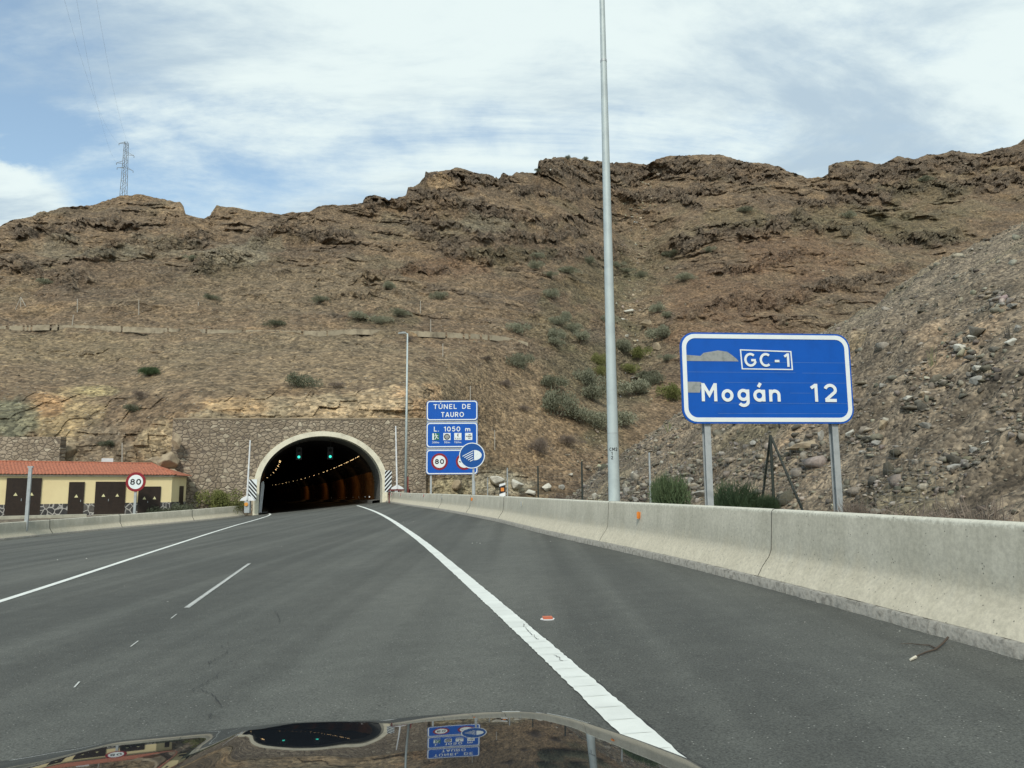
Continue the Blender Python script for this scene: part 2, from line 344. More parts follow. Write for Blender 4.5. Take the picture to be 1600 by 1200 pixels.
def zR(y): return np.interp(y, [-80, 60, 75], [-1.244, -1.244, -1.17])
def cf_(y): return np.interp(y, [-80, 0, 44, 58, 72], [.048, .05, .058, .067, .085])
def zs(x, y): return zR(y) + cf_(y)*(x - xR(y))
def hit(u, v, f=zs, lo=1.0, hi=120.0, off=0.0):
    """first crossing of the photo ray with height field f"""
    X, T = ray(u, v); ds = np.geomspace(lo, hi, 1500); g = T*ds - f(X*ds, ds) - off
    k = np.where((g[:-1] > 0) & (g[1:] <= 0))[0]
    if len(k) == 0: return None
    k = k[0]; a = g[k]/(g[k]-g[k+1]); d = ds[k]*(1-a)+ds[k+1]*a
    return Vector((X*d, d, float(f(X*d, d))+off))

# road sheet
rows = np.concatenate([np.linspace(-80, 0, 30), np.linspace(0, 70, 160)[1:]]); lat = np.linspace(0, 1, 40)
P = np.zeros((len(rows), len(lat), 3))
for i, yk in enumerate(rows):
    sh = 3.9*ss(yk, 20, 70)
    yy = yk + sh*lat; x0 = xL(yk); x1 = xR(yk+sh)
    xx = x0 + (x1-x0)*lat; P[i, :, 0] = xx; P[i, :, 1] = yy; P[i, :, 2] = zs(xx, yy)
road = grid_mesh('road', P, M['asphalt']); tag(road, kind='structure')

# portal frame
def solve_s(X, o, e):  # distance along e from o where x/y = X
    return (X*o[1]-o[0])/(e[0]-X*e[1])
th = math.radians(20); E_ = Vector((math.cos(th), math.sin(th), 0)); NIN = Vector((-math.sin(th), math.cos(th), 0))
XL_, _ = ray(396.5, 752); XR_, _ = ray(605.5, 742)
PO = Vector((XL_*70.0, 70.0, 0)); PW = solve_s(XR_, PO, E_)
PC = PO + E_*(PW/2); A_OUT = PW/2; _, Tc = ray(500, 674.0); CROWN = Tc*(PC.y); SPR = 0.3
A_IN = A_OUT-0.50; CR_IN = CROWN-0.45
def arch(a, c, zb=-3.2, n=48):
    pts = [(-a+0.0, zb), (-a, (zb+SPR)/2)]
    for i in range(n+1):
        t = math.pi - math.pi*i/n
        pts.append((a*math.cos(t), SPR + (c-SPR)*math.sin(t)**0.96))
    return pts + [(a, (zb+SPR)/2), (a, zb)]
def wp(s, z, d=0.0):   # portal local -> world (s lateral from centre, d depth inwards)
    return PC + E_*s + NIN*d + Vector((0, 0, z))
def zfloor(s): return -2.42 + (s + A_OUT)/(2*A_OUT)*1.22
# masonry portal wall with the arch opening
XWl, _ = ray(268, 700); XWr, _ = ray(666, 700)
sl = solve_s(XWl, PC, E_); sr = solve_s(XWr, PC, E_)
def ztopw(s):
    p = PC + E_*s; u = 800 + 1190*p.x/p.y
    _, T = ray(u, 655.5); return T*p.y
MP = Matrix.Translation(PC) @ Matrix.Rotation(th, 4, 'Z')
mb = MB(); cols = np.concatenate([np.linspace(sl, -A_OUT, 26), np.linspace(-A_OUT, A_OUT, 121)[1:], np.linspace(A_OUT, sr, 24)[1:]])
def zb_(s): return -3.2 if abs(s) >= A_OUT-1e-6 else SPR + (CROWN-SPR)*(math.sqrt(max(0, 1-(s/A_OUT)**2)))**0.96 - 0.06
rowz = 12; vs = []; fs = []
for s0, s1 in zip(cols[:-1], cols[1:]):
    m_ = (s0+s1)/2; ins = abs(m_) < A_OUT
    b0 = zb_(s0*0.99999) if ins else -3.2; b1 = zb_(s1*0.99999) if ins else -3.2
    if ins and abs(s0) >= A_OUT-1e-6: b0 = SPR
    if ins and abs(s1) >= A_OUT-1e-6: b1 = SPR
    t0, t1 = ztopw(s0), ztopw(s1); k = len(vs)
    vs += [(s0, 0, b0), (s1, 0, b1), (s1, 0, t1), (s0, 0, t0), (s1, 0.6, t1), (s0, 0.6, t0)]
    fs += [(k, k+1, k+2, k+3), (k+3, k+2, k+4, k+5)]
wroot = empty('tunnel_portal', PC, th); tag(wroot, 'stone faced tunnel mouth with a cream concrete arch ring', 'tunnel')
mb.add(vs, fs); mb.build('masonry_wall', M['wall'], wroot, fix=False)
# cap course on wall (thin)
mb = MB()
for s0, s1 in zip(cols[:-1], cols[1:]):
    z0, z1 = ztopw(s0), ztopw(s1)
    mb.add([(s0, -.05, z0), (s1, -.05, z1), (s1, .5, z1), (s0, .5, z0), (s0, -.05, z0+.13), (s1, -.05, z1+.13), (s1, .5, z1+.13), (s0, .5, z0+.13)],
           [(0, 1, 5, 4), (4, 5, 6, 7), (0, 3, 2, 1), (3, 7, 6, 2)])
mb.build('coping', M['dwall'], wroot)
ao, ai = arch(A_OUT, CROWN), arch(A_IN, CR_IN); n = len(ao); mb = MB()
vs = [(x, -.14, z) for x, z in ao] + [(x, -.14, z) for x, z in ai] + [(x, .3, z) for x, z in ao] + [(x, 1.0, z) for x, z in ai]
fs = [f for i in range(n-1) for f in ((i, i+1, n+i+1, n+i), (i, 2*n+i, 2*n+i+1, i+1), (n+i, n+i+1, 3*n+i+1, 3*n+i))]
mb.add(vs, fs); mb.build('arch_ring', M['portal'], wroot, smooth=False)
# tube, swept to the left
def tpath(d):
    k = 1/1500.0; a = d*k; b0 = math.radians(-3.2)*min(1, d/6)
    s_, q_ = -(1-math.cos(a))/k, math.sin(a)/k
    return (s_*math.cos(b0)-q_*math.sin(b0), s_*math.sin(b0)+q_*math.cos(b0), a+b0)      # local (s, depth, heading)
ds_ = [1.0, 2, 3, 4.5, 6.5, 9, 12, 16, 21, 27, 34, 42, 52, 64, 78, 94, 112, 132, 155, 180]
prof = arch(A_IN, CR_IN)
def tube_pt(x, z, d):
    s, q, a = tpath(d); return (s + x*math.cos(a), q + x*math.sin(a), z - .011*max(0, d-4))
zpan = 0.75
mb = MB(); npf = len(prof); vs = [tube_pt(x, z, d) for d in ds_ for x, z in prof]; fs = []; mi = []
for i in range(len(ds_)-1):
    for j in range(npf-1):
        zc = (prof[j][1]+prof[j+1][1])/2; d = ds_[i]
        fs.append((i*npf+j, i*npf+j+1, (i+1)*npf+j+1, (i+1)*npf+j))
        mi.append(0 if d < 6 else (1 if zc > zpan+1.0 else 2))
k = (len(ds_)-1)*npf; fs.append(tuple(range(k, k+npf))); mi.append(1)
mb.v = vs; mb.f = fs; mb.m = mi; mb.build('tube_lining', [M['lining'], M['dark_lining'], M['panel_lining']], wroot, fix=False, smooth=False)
# floor in tunnel
mb = MB(); vs = []; fs = []
dd = [-4.2] + [0.0] + ds_
for d in dd:
    for x in (-A_IN-.05, A_IN+.05):
        vs.append(tube_pt(x, zfloor(x) - (0.0 if d > 0.5 else 0.012), d) if d >= 0 else (x, d, zfloor(x)-.05))
for i in range(len(dd)-1): fs.append((2*i, 2*i+1, 2*i+3, 2*i+2))
mb.add(vs, fs); fl = mb.build('tunnel_road', M['asphalt'], fix=False); fl.matrix_world = MP; tag(fl, kind='structure')
# side kerbs / walkways inside the tunnel
for sgn in (-1, 1):
    mb = MB(); vs = []; fs = []
    for d in ds_:
        for x, dz in ((A_IN*sgn, .28), ((A_IN-.75)*sgn, .28), ((A_IN-.78)*sgn, -.05)):
            vs.append(tube_pt(x, zfloor(x)+dz, d))
    for i in range(len(ds_)-1): fs += [(3*i, 3*i+1, 3*i+4, 3*i+3), (3*i+1, 3*i+2, 3*i+5, 3*i+4)]
    mb.add(vs, fs); mb.build('walkway_kerb', M['lining'], wroot, fix=False)
# white end panel of the left wall cladding
mb = MB(); mb.prism([(-A_IN+.10, -2.6), (-A_IN+.34, -2.6), (-A_IN+.55, 0.5), (-A_IN+.45, .9), (-A_IN+.25, .7)], 3.0, 3.3)
mb.build('end_panel', M['white'], wroot)
# lamps
def mlamp(name, c, e):
    return simple(name, c, 0.4, emis=c, es=e)
M['sodium'] = mlamp('sodium_lamp', (1.0, 0.66, 0.30), 2.6); M['sodium2'] = mlamp('dim_sodium_lamp', (1.0, 0.6, 0.28), 2.5)
M['greenlamp'] = mlamp('green_signal_lens', (0.04, 0.75, 0.55), 1.6)
proto = None; k = 0
def copy_tree(o, parent=None):
    c = o.copy(); C.objects.link(c)
    if parent is not None: c.parent = parent
    for ch in o.children: copy_tree(ch, c)
    return c
def place_local(o, mw): o.matrix_world = mw
for side, arr in ((1, np.concatenate([np.array([5.5, 8, 11, 13, 16.5, 18.5, 21, 25, 27.5, 32, 35, 40, 46]), np.arange(52, 170, 9.0)])), (-1, np.array([15, 18, 24, 29, 37, 42, 55, 68, 84]))):
    for d in arr:
        big = (k % 5) not in (1, 4)
        x = 3.75*side; z = SPR + (CR_IN-SPR)*math.sqrt(1-(x/A_IN)**2) - .42
        p = tube_pt(x, z, d); a = tpath(d)[2]
        if proto is None:
            proto = empty('tunnel_lamp'); 
            MB().box(-.16, .16, -.40, .40, -.02, .10).build('housing', M['dark_metal'], proto)
            MB().box(-.12, .12, -.34, .34, -.05, -.022).build('lens', M['sodium'], proto)
            o = proto
        else: o = copy_tree(proto)
        o.matrix_world = MP @ Matrix.Translation(p) @ Matrix.Rotation(a, 4, 'Z') @ Matrix.Rotation(-0.5*side, 4, 'Y')
        sz = 1.0 if big else 0.6
        o.scale = (sz*.8, sz*(0.5+0.5*random.random()), sz)
        tag(o, ('yellow ceiling lamp in the long row along the right of the tunnel vault' if side > 0 else 'yellow ceiling lamp in the short row along the left of the tunnel vault'), 'lamp', 'lamps in the tunnel vault, ' + ('right row' if side > 0 else 'left row'))
        k += 1
for i, (d, e) in enumerate(((9, 26), (22, 30), (40, 30), (65, 30), (100, 40))):
    pl_ = bpy.data.lights.new('sodium_light', 'SPOT'); pl_.spot_size = math.radians(140); pl_.spot_blend = 1.0; pl_.energy = e*2.6; pl_.color = (1.0, .55, .2); pl_.shadow_soft_size = .3; pl_.specular_factor = 0.0
    po = bpy.data.objects.new('sodium_light', pl_); C.objects.link(po); po.matrix_world = MP @ Matrix.Translation(tube_pt(2.0, 3.0, d)) @ Vector((.62, .38, -.85)).to_track_quat('-Z', 'Y').to_matrix().to_4x4()
# wall reflector studs low along the right wall
sp0 = None
for i, d in enumerate((4, 8.5, 15, 21, 29, 38, 50, 64, 80)):
    x = A_IN-.70; o = None
    if sp0 is None:
        sp0 = MB().box(-.05, .05, -.03, .03, 0, .12).build('reflector_stud', M['white']); o = sp0
    else: o = sp0.copy(); C.objects.link(o)
    o.matrix_world = MP @ Matrix.Translation(tube_pt(x, zfloor(x)+.55, d)) @ Matrix.Rotation(tpath(d)[2], 4, 'Z')
    tag(o, 'small white reflector low on the right wall inside the tunnel', 'reflector', 'reflectors along the right tunnel wall')
# green lane signals
for i, (u, v) in enumerate(((467, 714.0), (516, 713.4))):
    X, T = ray(u, v); s = solve_s(X, PC + NIN*4.0, E_); p = PC + NIN*4 + E_*s
    r = empty('lane_signal', (p.x, p.y, T*p.y), th)
    mb = MB(); mb.box(-.28, .28, 0, .25, -.28, .95); mb.tube((0, .12, .95), (0, .12, min(2.4, 1.2+ztopw(0)*0.0+0.7)), .04); mb.build('housing', M['sign_black'], r)
    MB().tube((0, -.03, 0), (0, -.002, 0), .13, n=16).build('green_lens', M['greenlamp'], r)
    MB().tube((0, -.03, .6), (0, -.002, .6), .15, n=16).build('unlit_lens', M['dark_lining'], r)
    tag(r, ('left' if i == 0 else 'right') + ' one of the two green lane signals hanging in the tunnel mouth', 'traffic signal', 'lane signals in the tunnel mouth')
# chevron boards on both legs of the ring
def chevron(u0, u1, v0, v1, y, side, label):
    a, b = pt(u0, v0, y), pt(u1, v1, y); W = b.x-a.x; H = a.z-b.z
    r = empty('hazard_board', (a.x, y, b.z), 0.12)
    MB().box(0, W, 0, .05, 0, H).build('board', M['sign_white'], r)
    mb = MB(); n = 5; st = H*0.98/n; rise = W*1.15
    for k in range(-2, n+1):
        z0 = k*st*1.0 + .05; pts = [(0, z0), (W, z0+rise*side), (W, z0+rise*side+st*.55), (0, z0+st*.55)]
        poly = clip_z(pts, 0, H)
        if len(poly) > 2: mb.prism(poly, -.008, -.002)
    mb.build('stripes', M['sign_black'], r); tag(r, label, 'hazard board', 'striped hazard boards beside the tunnel mouth')
def clip_z(pts, z0, z1):
    for zc, keep in ((z0, 1), (z1, -1)):
        out = []
        for i in range(len(pts)):
            a, b = pts[i], pts[(i+1) % len(pts)]; fa, fb = (a[1]-zc)*keep, (b[1]-zc)*keep
            if fa >= 0: out.append(a)
            if fa*fb < 0:
                t = fa/(fa-fb); out.append((a[0]+(b[0]-a[0])*t, zc))
        pts = out
        if not pts: return []
    return pts
chevron(389, 400, 749, 781, 68.6, -1, 'black and white striped board left of the tunnel mouth')
chevron(601.5, 611.5, 735, 769, 72.5, 1, 'black and white striped board right of the tunnel mouth')

# ------------------------------------------------------------------ ground sheet
gx = np.concatenate([-np.geomspace(60, 900, 16)[::-1], np.linspace(-58, 40, 197), np.geomspace(42, 900, 16)])
gy = np.concatenate([-np.geomspace(82, 900, 12)[::-1], np.linspace(-80, 90, 171), np.geomspace(93, 900, 14)])
GX, GY = np.meshgrid(gx, gy); Yc = np.clip(GY, -80, 75)
xr, xl = xR(Yc), xL(Yc)
inside = zs(np.clip(GX, xl, xr), Yc) - .16
Zr = -1.28 + 0*GX
Zl = -1.83 + 0*GX
G = np.where(GX > xr, inside + (Zr-inside)*ss(GX-xr, 0.35, 0.9), inside)
G = np.where(GX < xl, inside + (Zl-inside)*ss(xl-GX, 0.25, 0.75), G)
G = G + 0.03*fbm(GX*.8, GY*.8, 0, 3, 5)*((GX > xr+1) | (GX < xl-1))
beyond = GY > 68 + 0.35*(GX+24)          # behind the portal wall: keep low so that the bore stays free
G = np.where((GY > 66) & (GX < -9) & (GX > -60), np.minimum(G, -3.4), G)
G = np.where((GY > 75), np.minimum(G, -3.4+ss(GX, -12, -8)*2.3), G)
g = grid_mesh('ground', np.stack([GX, GY, G], -1), M['soil']); tag(g, kind='structure')

# ------------------------------------------------------------------ scree slope on the right
def xtoe(y): return np.interp(y, [-60, 0, 16, 20, 28, 40, 48, 56, 64, 72, 85], [13, 9.5, 7.3, 7.6, 6.0, 4.9, 3.9, 3.6, 4.6, 5.6, 6.6])
def zscree(x, y):
    x = np.asarray(x, float); y = np.asarray(y, float)
    t = x - xtoe(y)
    h = np.where(t < 0, t*0.05, 0.78*np.minimum(t, 9) + 0.53*np.maximum(t-9, 0)*1.0)
    h = h + 0.9*np.exp(-((t-0.5)/2.0)**2)*0.3
    ye = np.interp(t, [0, 10, 42, 80], [78, 71, 69, 69])
    over = np.maximum(y-ye+4, 0); h = h - 0.055*np.minimum(over, 10)**2 - 0.9*np.maximum(over-10, 0)
    return -1.30 + h
def scree_disp(x, y):
    a = ss(x-xtoe(y), -0.5, 2.5)
    return a*(.28*fbm(x/11, y/1.3, 0*x, 3, 53) + 1.1*fbm(x/9, y/9, 0, 3, 41) + 0.42*fbm(x/1.6, y/1.6, 0, 3, 42, ridged=False) + .10*fbm(x/.42, y/.42, 0, 2, 43)) + (1-a)*0.05*fbm(x, y, 0, 2, 44)
def zscree_f(x, y): return zscree(x, y) + scree_disp(x, y)
sy = np.concatenate([np.linspace(-60, 4, 70), 4+np.cumsum(np.linspace(.06, .26, 520))]); sy = sy[sy < 92]
st_ = np.concatenate([np.linspace(-3.2, 0, 24), np.cumsum(np.linspace(.06, .30, 420))]); 
SY, ST = np.meshgrid(sy, st_, indexing='ij'); SX = xtoe(SY)+ST
SX = np.maximum(SX, xR(np.clip(SY, -80, 75))+0.72)
SZ = zscree_f(SX, SY)
gr = fbm(SX/7, SY/7, 0, 4, 51); rd = fbm(SX/4, SY/4, 1, 4, 52); rill = fbm(SX/11, SY/1.3, 0*SX, 4, 53)
base = np.array([.190, .156, .112]); colS = np.ones(SX.shape+(3,))*base
colS = colS*(1+0.30*rd[..., None]+.55*rill[..., None]) + ss(gr, .05, .5)[..., None]*np.array([-.015, -.004, -.012]) + ss(rd, .15, .6)[..., None]*np.array([.05, .02, .0])
# grey gravelly upper part, browner lower right
up = ss(SZ, 3, 12)[..., None]; colS = colS*(1-up) + up*(colS*.6+np.array([.205, .178, .135])*.42)
scr = grid_mesh('scree_slope', np.stack([SX, SY, SZ], -1), M['scree'], np.clip(colS, .03, .6)); tag(scr, kind='structure')

# ------------------------------------------------------------------ the mountain: depth over ray directions, integrated from surveyed control points
cp = []
for v, rowd in {
    800: {-400: 70, 0: 68.5, 190: 68, 290: 68.6, 480: 71.5, 665: 75.5, 760: 80, 850: 84, 950: 90, 1100: 104, 1400: 112, 2000: 115},
    765: {-400: 70, 0: 68.8, 190: 68.6, 290: 69.0, 480: 72.1, 665: 76.2, 760: 82, 850: 87, 950: 94, 1100: 110, 1400: 118, 2000: 120},
    655: {-400: 74, 0: 72, 190: 73, 290: 69.2, 400: 71.2, 480: 72.8, 560: 74.2, 665: 76.6, 760: 91, 850: 101, 950: 113, 1050: 120, 1400: 125, 2000: 128},
    605: {-400: 84, 0: 79, 190: 82, 290: 76, 400: 76.2, 480: 77.2, 560: 78.2, 665: 80.0, 760: 98, 850: 110, 960: 127, 1060: 130, 1400: 135, 2000: 138},
    515: {-400: 110, 0: 108, 200: 110, 400: 110, 640: 113, 800: 122, 900: 136, 985: 154, 1070: 146, 1300: 148, 1700: 150, 2100: 150},
    430: {-400: 132, 0: 134, 300: 136, 640: 140, 800: 150, 900: 163, 990: 189, 1100: 178, 1300: 180, 1600: 176, 2100: 172},
    345: {-400: 155, 0: 158, 300: 162, 600: 163, 700: 166, 850: 182, 1000: 220, 1100: 207, 1300: 215, 1600: 212, 2100: 205},
    265: {640: 184, 720: 188, 850: 208, 1000: 246, 1130: 236, 1300: 246, 1600: 248, 2100: 240},
    200: {900: 240, 1300: 270, 1600: 275, 2100: 270}}.items():
    for u, d in rowd.items():
        X, T = ray(u, v); cp.append((X, T, d))
cp = np.array(cp)
def phi(r2): return 0.5*r2*np.log(r2+1e-12)
SXk, STk = 1.0, 2.2
A = np.stack([cp[:, 0]*SXk, cp[:, 1]*STk], 1); n = len(A)
K = phi(((A[:, None]-A[None])**2).sum(-1)) + np.eye(n)*2e-4
Pm = np.concatenate([np.ones((n, 1)), A], 1)
sol = np.linalg.solve(np.block([[K, Pm], [Pm.T, np.zeros((3, 3))]]), np.concatenate([np.log(cp[:, 2]), np.zeros(3)]))
def D0(X, T):
    sh = X.shape; Xf, Tf = X.reshape(-1)*SXk, T.reshape(-1)*STk; out = sol[n] + sol[n+1]*Xf + sol[n+2]*Tf
    for i in range(n): out = out + sol[i]*phi((Xf-A[i, 0])**2+(Tf-A[i, 1])**2)
    return np.exp(out).reshape(sh)
sk = [(-500, 372), (-200, 352), (0, 355), (12, 345), (25, 341), (60, 334), (90, 328), (98, 324), (130, 322), (150, 316), (190, 306), (232, 306), (262, 312), (281, 316), (288, 324), (292, 335), (305, 339), (318, 341), (328, 338), (332, 328), (338, 320), (350, 321), (370, 325), (400, 330), (440, 333),
      (480, 331), (500, 324), (520, 322), (545, 320), (566, 318), (572, 308), (586, 305), (600, 308), (606, 313), (620, 308), (635, 303), (637, 293), (646, 291), (664, 278), (665, 268), (700, 266), (715, 262), (740, 268), (762, 270), (778, 278), (786, 271), (800, 276), (806, 269), (840, 271), (841, 253), (852, 247), (880, 245), (920, 250), (948, 254), (985, 254), (1010, 258), (1024, 250), (1036, 245), (1060, 243),
      (1100, 242), (1125, 239), (1145, 246), (1160, 252), (1175, 253), (1200, 256), (1218, 258), (1230, 267), (1250, 273), (1262, 277), (1285, 277), (1294, 272), (1295, 258), (1306, 255), (1320, 252), (1357, 251), (1375, 259), (1392, 251), (1402, 245), (1430, 248), (1450, 241), (1470, 240), (1490, 236), (1530, 239), (1555, 234), (1580, 229), (1600, 219), (1700, 190), (2000, 150), (2400, 160)]
skX, skT = zip(*[ray(u, v) for u, v in sk]); skX = np.array(skX); skT = np.array(skT)
cX = np.concatenate([np.linspace(-1.35, -.76, 60), np.linspace(-.755, .755, 1260), np.linspace(.76, 1.4, 60)])
NR = 640; sS = np.linspace(0, 1, NR)
Tr = np.interp(cX, skX, skT) + .0022*fbm(cX*70, 0*cX+.5, 0*cX, 4, 3, g=.6)
T0 = -0.045; XX = np.broadcast_to(cX, (NR, len(cX))).copy()
kk = np.hanning(141); kk /= kk.sum(); Tsm = np.convolve(np.pad(Tr, 70, mode='edge'), kk, 'valid')
TT = T0 + (Tsm-T0)[None]*sS[:, None] + (Tr-Tsm)[None]*(np.maximum(sS-.82, 0)/.18)[:, None]**2
DD = D0(XX[::4, ::4], TT[::4, ::4])
# bilinear upsample of the smooth part (exact evaluation on a quarter grid)
def upsample(Dq, R_, K_):
    ri = np.linspace(0, R_-1, R_)/4; ki = np.linspace(0, K_-1, K_)/4
    r0 = np.minimum(ri.astype(int), Dq.shape[0]-2); k0 = np.minimum(ki.astype(int), Dq.shape[1]-2)
    fr = (ri-r0)[:, None]; fk = (ki-k0)[None]
    return (Dq[r0][:, k0]*(1-fr)*(1-fk) + Dq[r0+1][:, k0]*fr*(1-fk) + Dq[r0][:, k0+1]*(1-fr)*fk + Dq[r0+1][:, k0+1]*fr*fk)
DD = upsample(DD, NR, len(cX))
# photo-like coordinates of each vertex (for the surveyed rock bands and cover)
def toUV(X, T):
    # invert ray()
    yv = 1/np.sqrt(1+T*T); cp_, sp_ = math.cos(PITCH), math.sin(PITCH)
    fwd = cp_ + T*sp_; up = -sp_ + T*cp_; a2 = X/fwd*F; b2 = -up/fwd*F
    return 800 + a2*math.cos(ROLL)+b2*math.sin(ROLL), 600 - a2*math.sin(ROLL)+b2*math.cos(ROLL)
UU, VV = toUV(XX, TT)
px_, pz_ = XX*DD, TT*DD
_cum = lambda n: np.unique(np.concatenate([np.arange(0, n, 3), [n-1]]))
_ri, _ki = _cum(NR), _cum(len(cX))
def lf(f, *arrs):
    """evaluate a slow noise on a third of the grid and interpolate"""
    q = f(*[a[_ri][:, _ki] if isinstance(a, np.ndarray) and a.ndim == 2 else a for a in arrs])
    rr, cc = np.arange(NR), np.arange(len(cX)); out = np.empty((len(_ri), len(cX)))
    a = np.clip(np.searchsorted(_ki, cc, 'right')-1, 0, len(_ki)-2); t = (cc-_ki[a])/(_ki[a+1]-_ki[a]); out = q[:, a]*(1-t)+q[:, a+1]*t
    b = np.clip(np.searchsorted(_ri, rr, 'right')-1, 0, len(_ri)-2); t = ((rr-_ri[b])/(_ri[b+1]-_ri[b]))[:, None]
    return out[b]*(1-t)+out[b+1]*t
def lfbm(x, y, z, *a, **k): return lf(lambda X_, Y_, Z_: fbm(X_, Y_, Z_, *a, **k), x, y, z)
wz = lfbm(px_/45, DD/60, pz_/60, 3, 11)
_b1 = lfbm(UU/35, VV/60, UU*0, 3, 71); _b2 = lfbm(UU/28, VV*0, VV*0, 2, 72)
def band(pts, half, soft=6, jag=7):
    """mask of a rock band running along a polyline"""
    us, vs = zip(*pts); c = np.interp(UU, us, vs) + jag*_b1*2
    e = ss(UU, us[0]-14, us[0]+14)*(1-ss(UU, us[-1]-14, us[-1]+14))
    return e*(1-ss(np.abs(VV-c)-half*(0.8+0.8*_b2), 0, soft)), (VV-c)
bands = [([(840, 262), (900, 264), (950, 266), (1000, 270), (1030, 262), (1150, 266), (1220, 276)], 13, 4.5),
         ([(1292, 268), (1380, 270), (1480, 256), (1600, 246), (1700, 220)], 12, 4.5),
         ([(660, 276), (720, 280), (800, 285)], 8, 2.5),
         ([(1330, 300), (1450, 292), (1600, 282)], 9, 2.5),
         ([(640, 300), (720, 318), (800, 342), (870, 345), (960, 330)], 9, 3.5),
         ([(560, 312), (620, 316), (680, 345), (760, 372), (850, 372), (920, 362)], 7, 3.0),
         ([(1010, 405), (1060, 385), (1130, 362), (1190, 352), (1260, 340)], 9, 4.5),
         ([(690, 392), (760, 402), (860, 402), (930, 392), (985, 392)], 8, 3.5),
         ([(1040, 500), (1120, 478), (1230, 468), (1330, 440), (1420, 420)], 8, 4.0),
         ([(1180, 372), (1230, 350), (1300, 352), (1400, 372), (1500, 372)], 7, 3.0),
         ([(110, 355), (160, 348), (220, 352)], 6, 2.5), ([(20, 372), (80, 362), (120, 380)], 8, 3.0),
         ([(130, 395), (200, 380), (260, 385), (330, 372)], 8, 3.2), ([(300, 420), (370, 402), (400, 395)], 9, 2.8),
         ([(395, 378), (430, 362), (520, 368), (560, 382)], 7, 3.0), ([(560, 440), (640, 420), (700, 425)], 5, 1.8),
         ([(0, 410), (90, 430), (150, 440)], 7, 2.6), ([(500, 470), (560, 462), (640, 460)], 3, 1.0),
         ([(1240, 320), (1320, 310), (1380, 330)], 6, 2.5), ([(800, 300), (880, 300), (1000, 305), (1120, 296)], 7, 3),
         ([(1100, 430), (1180, 415), (1250, 400)], 6, 2.5), ([(1000, 300), (1060, 305), (1100, 330)], 7, 2.2), ([(640, 345), (680, 372), (720, 392)], 6, 2.2)]
cliff = np.zeros_like(DD); bandoff = np.zeros_like(DD)
for pts, hf, dep in bands:
    m_, dv = band(pts, hf); cliff = np.maximum(cliff, m_)
    us, vs = zip(*pts); e = ss(UU, us[0]-25, us[0]+25)*(1-ss(UU, us[-1]-25, us[-1]+25))
    # outcrop juts towards the viewer over the band, undercut just below it
    bandoff += -e*dep*0.62*ss(-(dv-hf*1.6), -6, hf*1.5)*np.exp(-np.maximum(-(dv)-hf, 0)/22.0)
# strata stairs
hs = 6.5; ph = (pz_ + 7*wz + 0.12*px_)/hs + 3
fr_ = ph-np.floor(ph); st1 = ss(fr_, .42, .98)-fr_
mask1 = ss(lfbm(px_/38, DD/50, pz_/16, 3, 21), -.12, .38)*ss(TT, .14, .24)
ph2 = (pz_ + 3*lfbm(px_/16, DD/30, pz_/30, 3, 12) - 0.1*px_)/2.3; fr2 = ph2-np.floor(ph2); st2 = ss(fr2, .4, 1.0)-fr2
mask2 = ss(lfbm(px_/17, DD/40, pz_/7, 3, 22), -.05, .4)*ss(TT, .12, .22)
Dn = DD + (st1*5.0*mask1 + st2*1.3*mask2)*(0.65) + bandoff
# gullies and spurs
gul = lfbm(px_/26 + pz_/60, px_*0, pz_/90, 4, 31, ridged=True); Dn += -3.5*gul*ss(TT, .13, .3)*ss(UU*0+1, 0, 1)
def gully(pts, wd, dep):
    vs, us = zip(*sorted((v, u) for u, v in pts)); c = np.interp(VV, vs, us)
    e = ss(VV, vs[0]-10, vs[0]+20)*(1-ss(VV, vs[-1]-20, vs[-1]+20)); return e*dep*np.exp(-((UU-c)/wd)**2)
gl = gully([(1030, 262), (1010, 300), (995, 345), (1000, 400), (985, 440), (985, 500), (1000, 545), (975, 600), (945, 650), (925, 700)], 34, 1.0)
Dn += 6*gl + gully([(1290, 285), (1340, 320), (1380, 360), (1440, 390)], 40, 5)
rough = ss(TT, .085, .13)
fix = ss(TT, .095, .13) + (1-ss(np.abs(UU-470), 190, 215))*0  # keep clear of the masonry
Dn = DD + (Dn-DD)*fix
_wy = (PC.y - math.tan(th)*PC.x)/(1 - math.tan(th)*XX)
_zone = (1-ss(np.abs(UU-467), 203, 216))*(1-ss(TT, .096, .125))
Dn = np.maximum(Dn, np.where(_zone > 0, _wy + 0.45 + 7*np.maximum(TT-.092, 0) - 1.2*(1-_zone), 0))
# fractured blocks and fine bedding ledges
def cell(a, b, sd): return (_h(np.floor(a), np.floor(b), np.zeros_like(a), sd) & 1023)/1023.0
jn = lfbm(px_/6, DD/9, pz_/6, 3, 140); jn2 = lfbm(px_/11, DD/14, pz_/5, 3, 141)
dipx = np.where(UU < 990, .16, -.22)*(1-ss(UU, 960, 1020))+(-.20)*ss(UU, 960, 1020)
zt_ = pz_ + dipx*px_
p3 = (zt_ + 1.6*jn)/1.15; f3 = p3-np.floor(p3); s3 = ss(f3, .5, 1.0)-f3
m3 = ss(lfbm(px_/7, DD/16, pz_/2.2, 3, 142), -.15, .30)*ss(TT, .11, .17)
p4 = (zt_ + 2.5*jn2)/3.1; f4 = p4-np.floor(p4); s4 = ss(f4, .55, 1.0)-f4
m4 = ss(lfbm(px_/22, DD/30, pz_/5, 3, 143), -.02, .30)*ss(TT, .14, .2)
O_ = np.clip(cliff*1.0 + .55*mask1*(fr_ < .5) + .6*m4*(f4 < .6) + .10, 0, 1)*ss(TT, .10, .15)
blk = (cell((px_+2.2*jn)/2.9, (zt_+1.3*jn2)/2.0, 150)-.5)*2.6 + (cell((px_-1.5*jn2)/1.15, (zt_+.8*jn)/.85, 151)-.5)*1.1
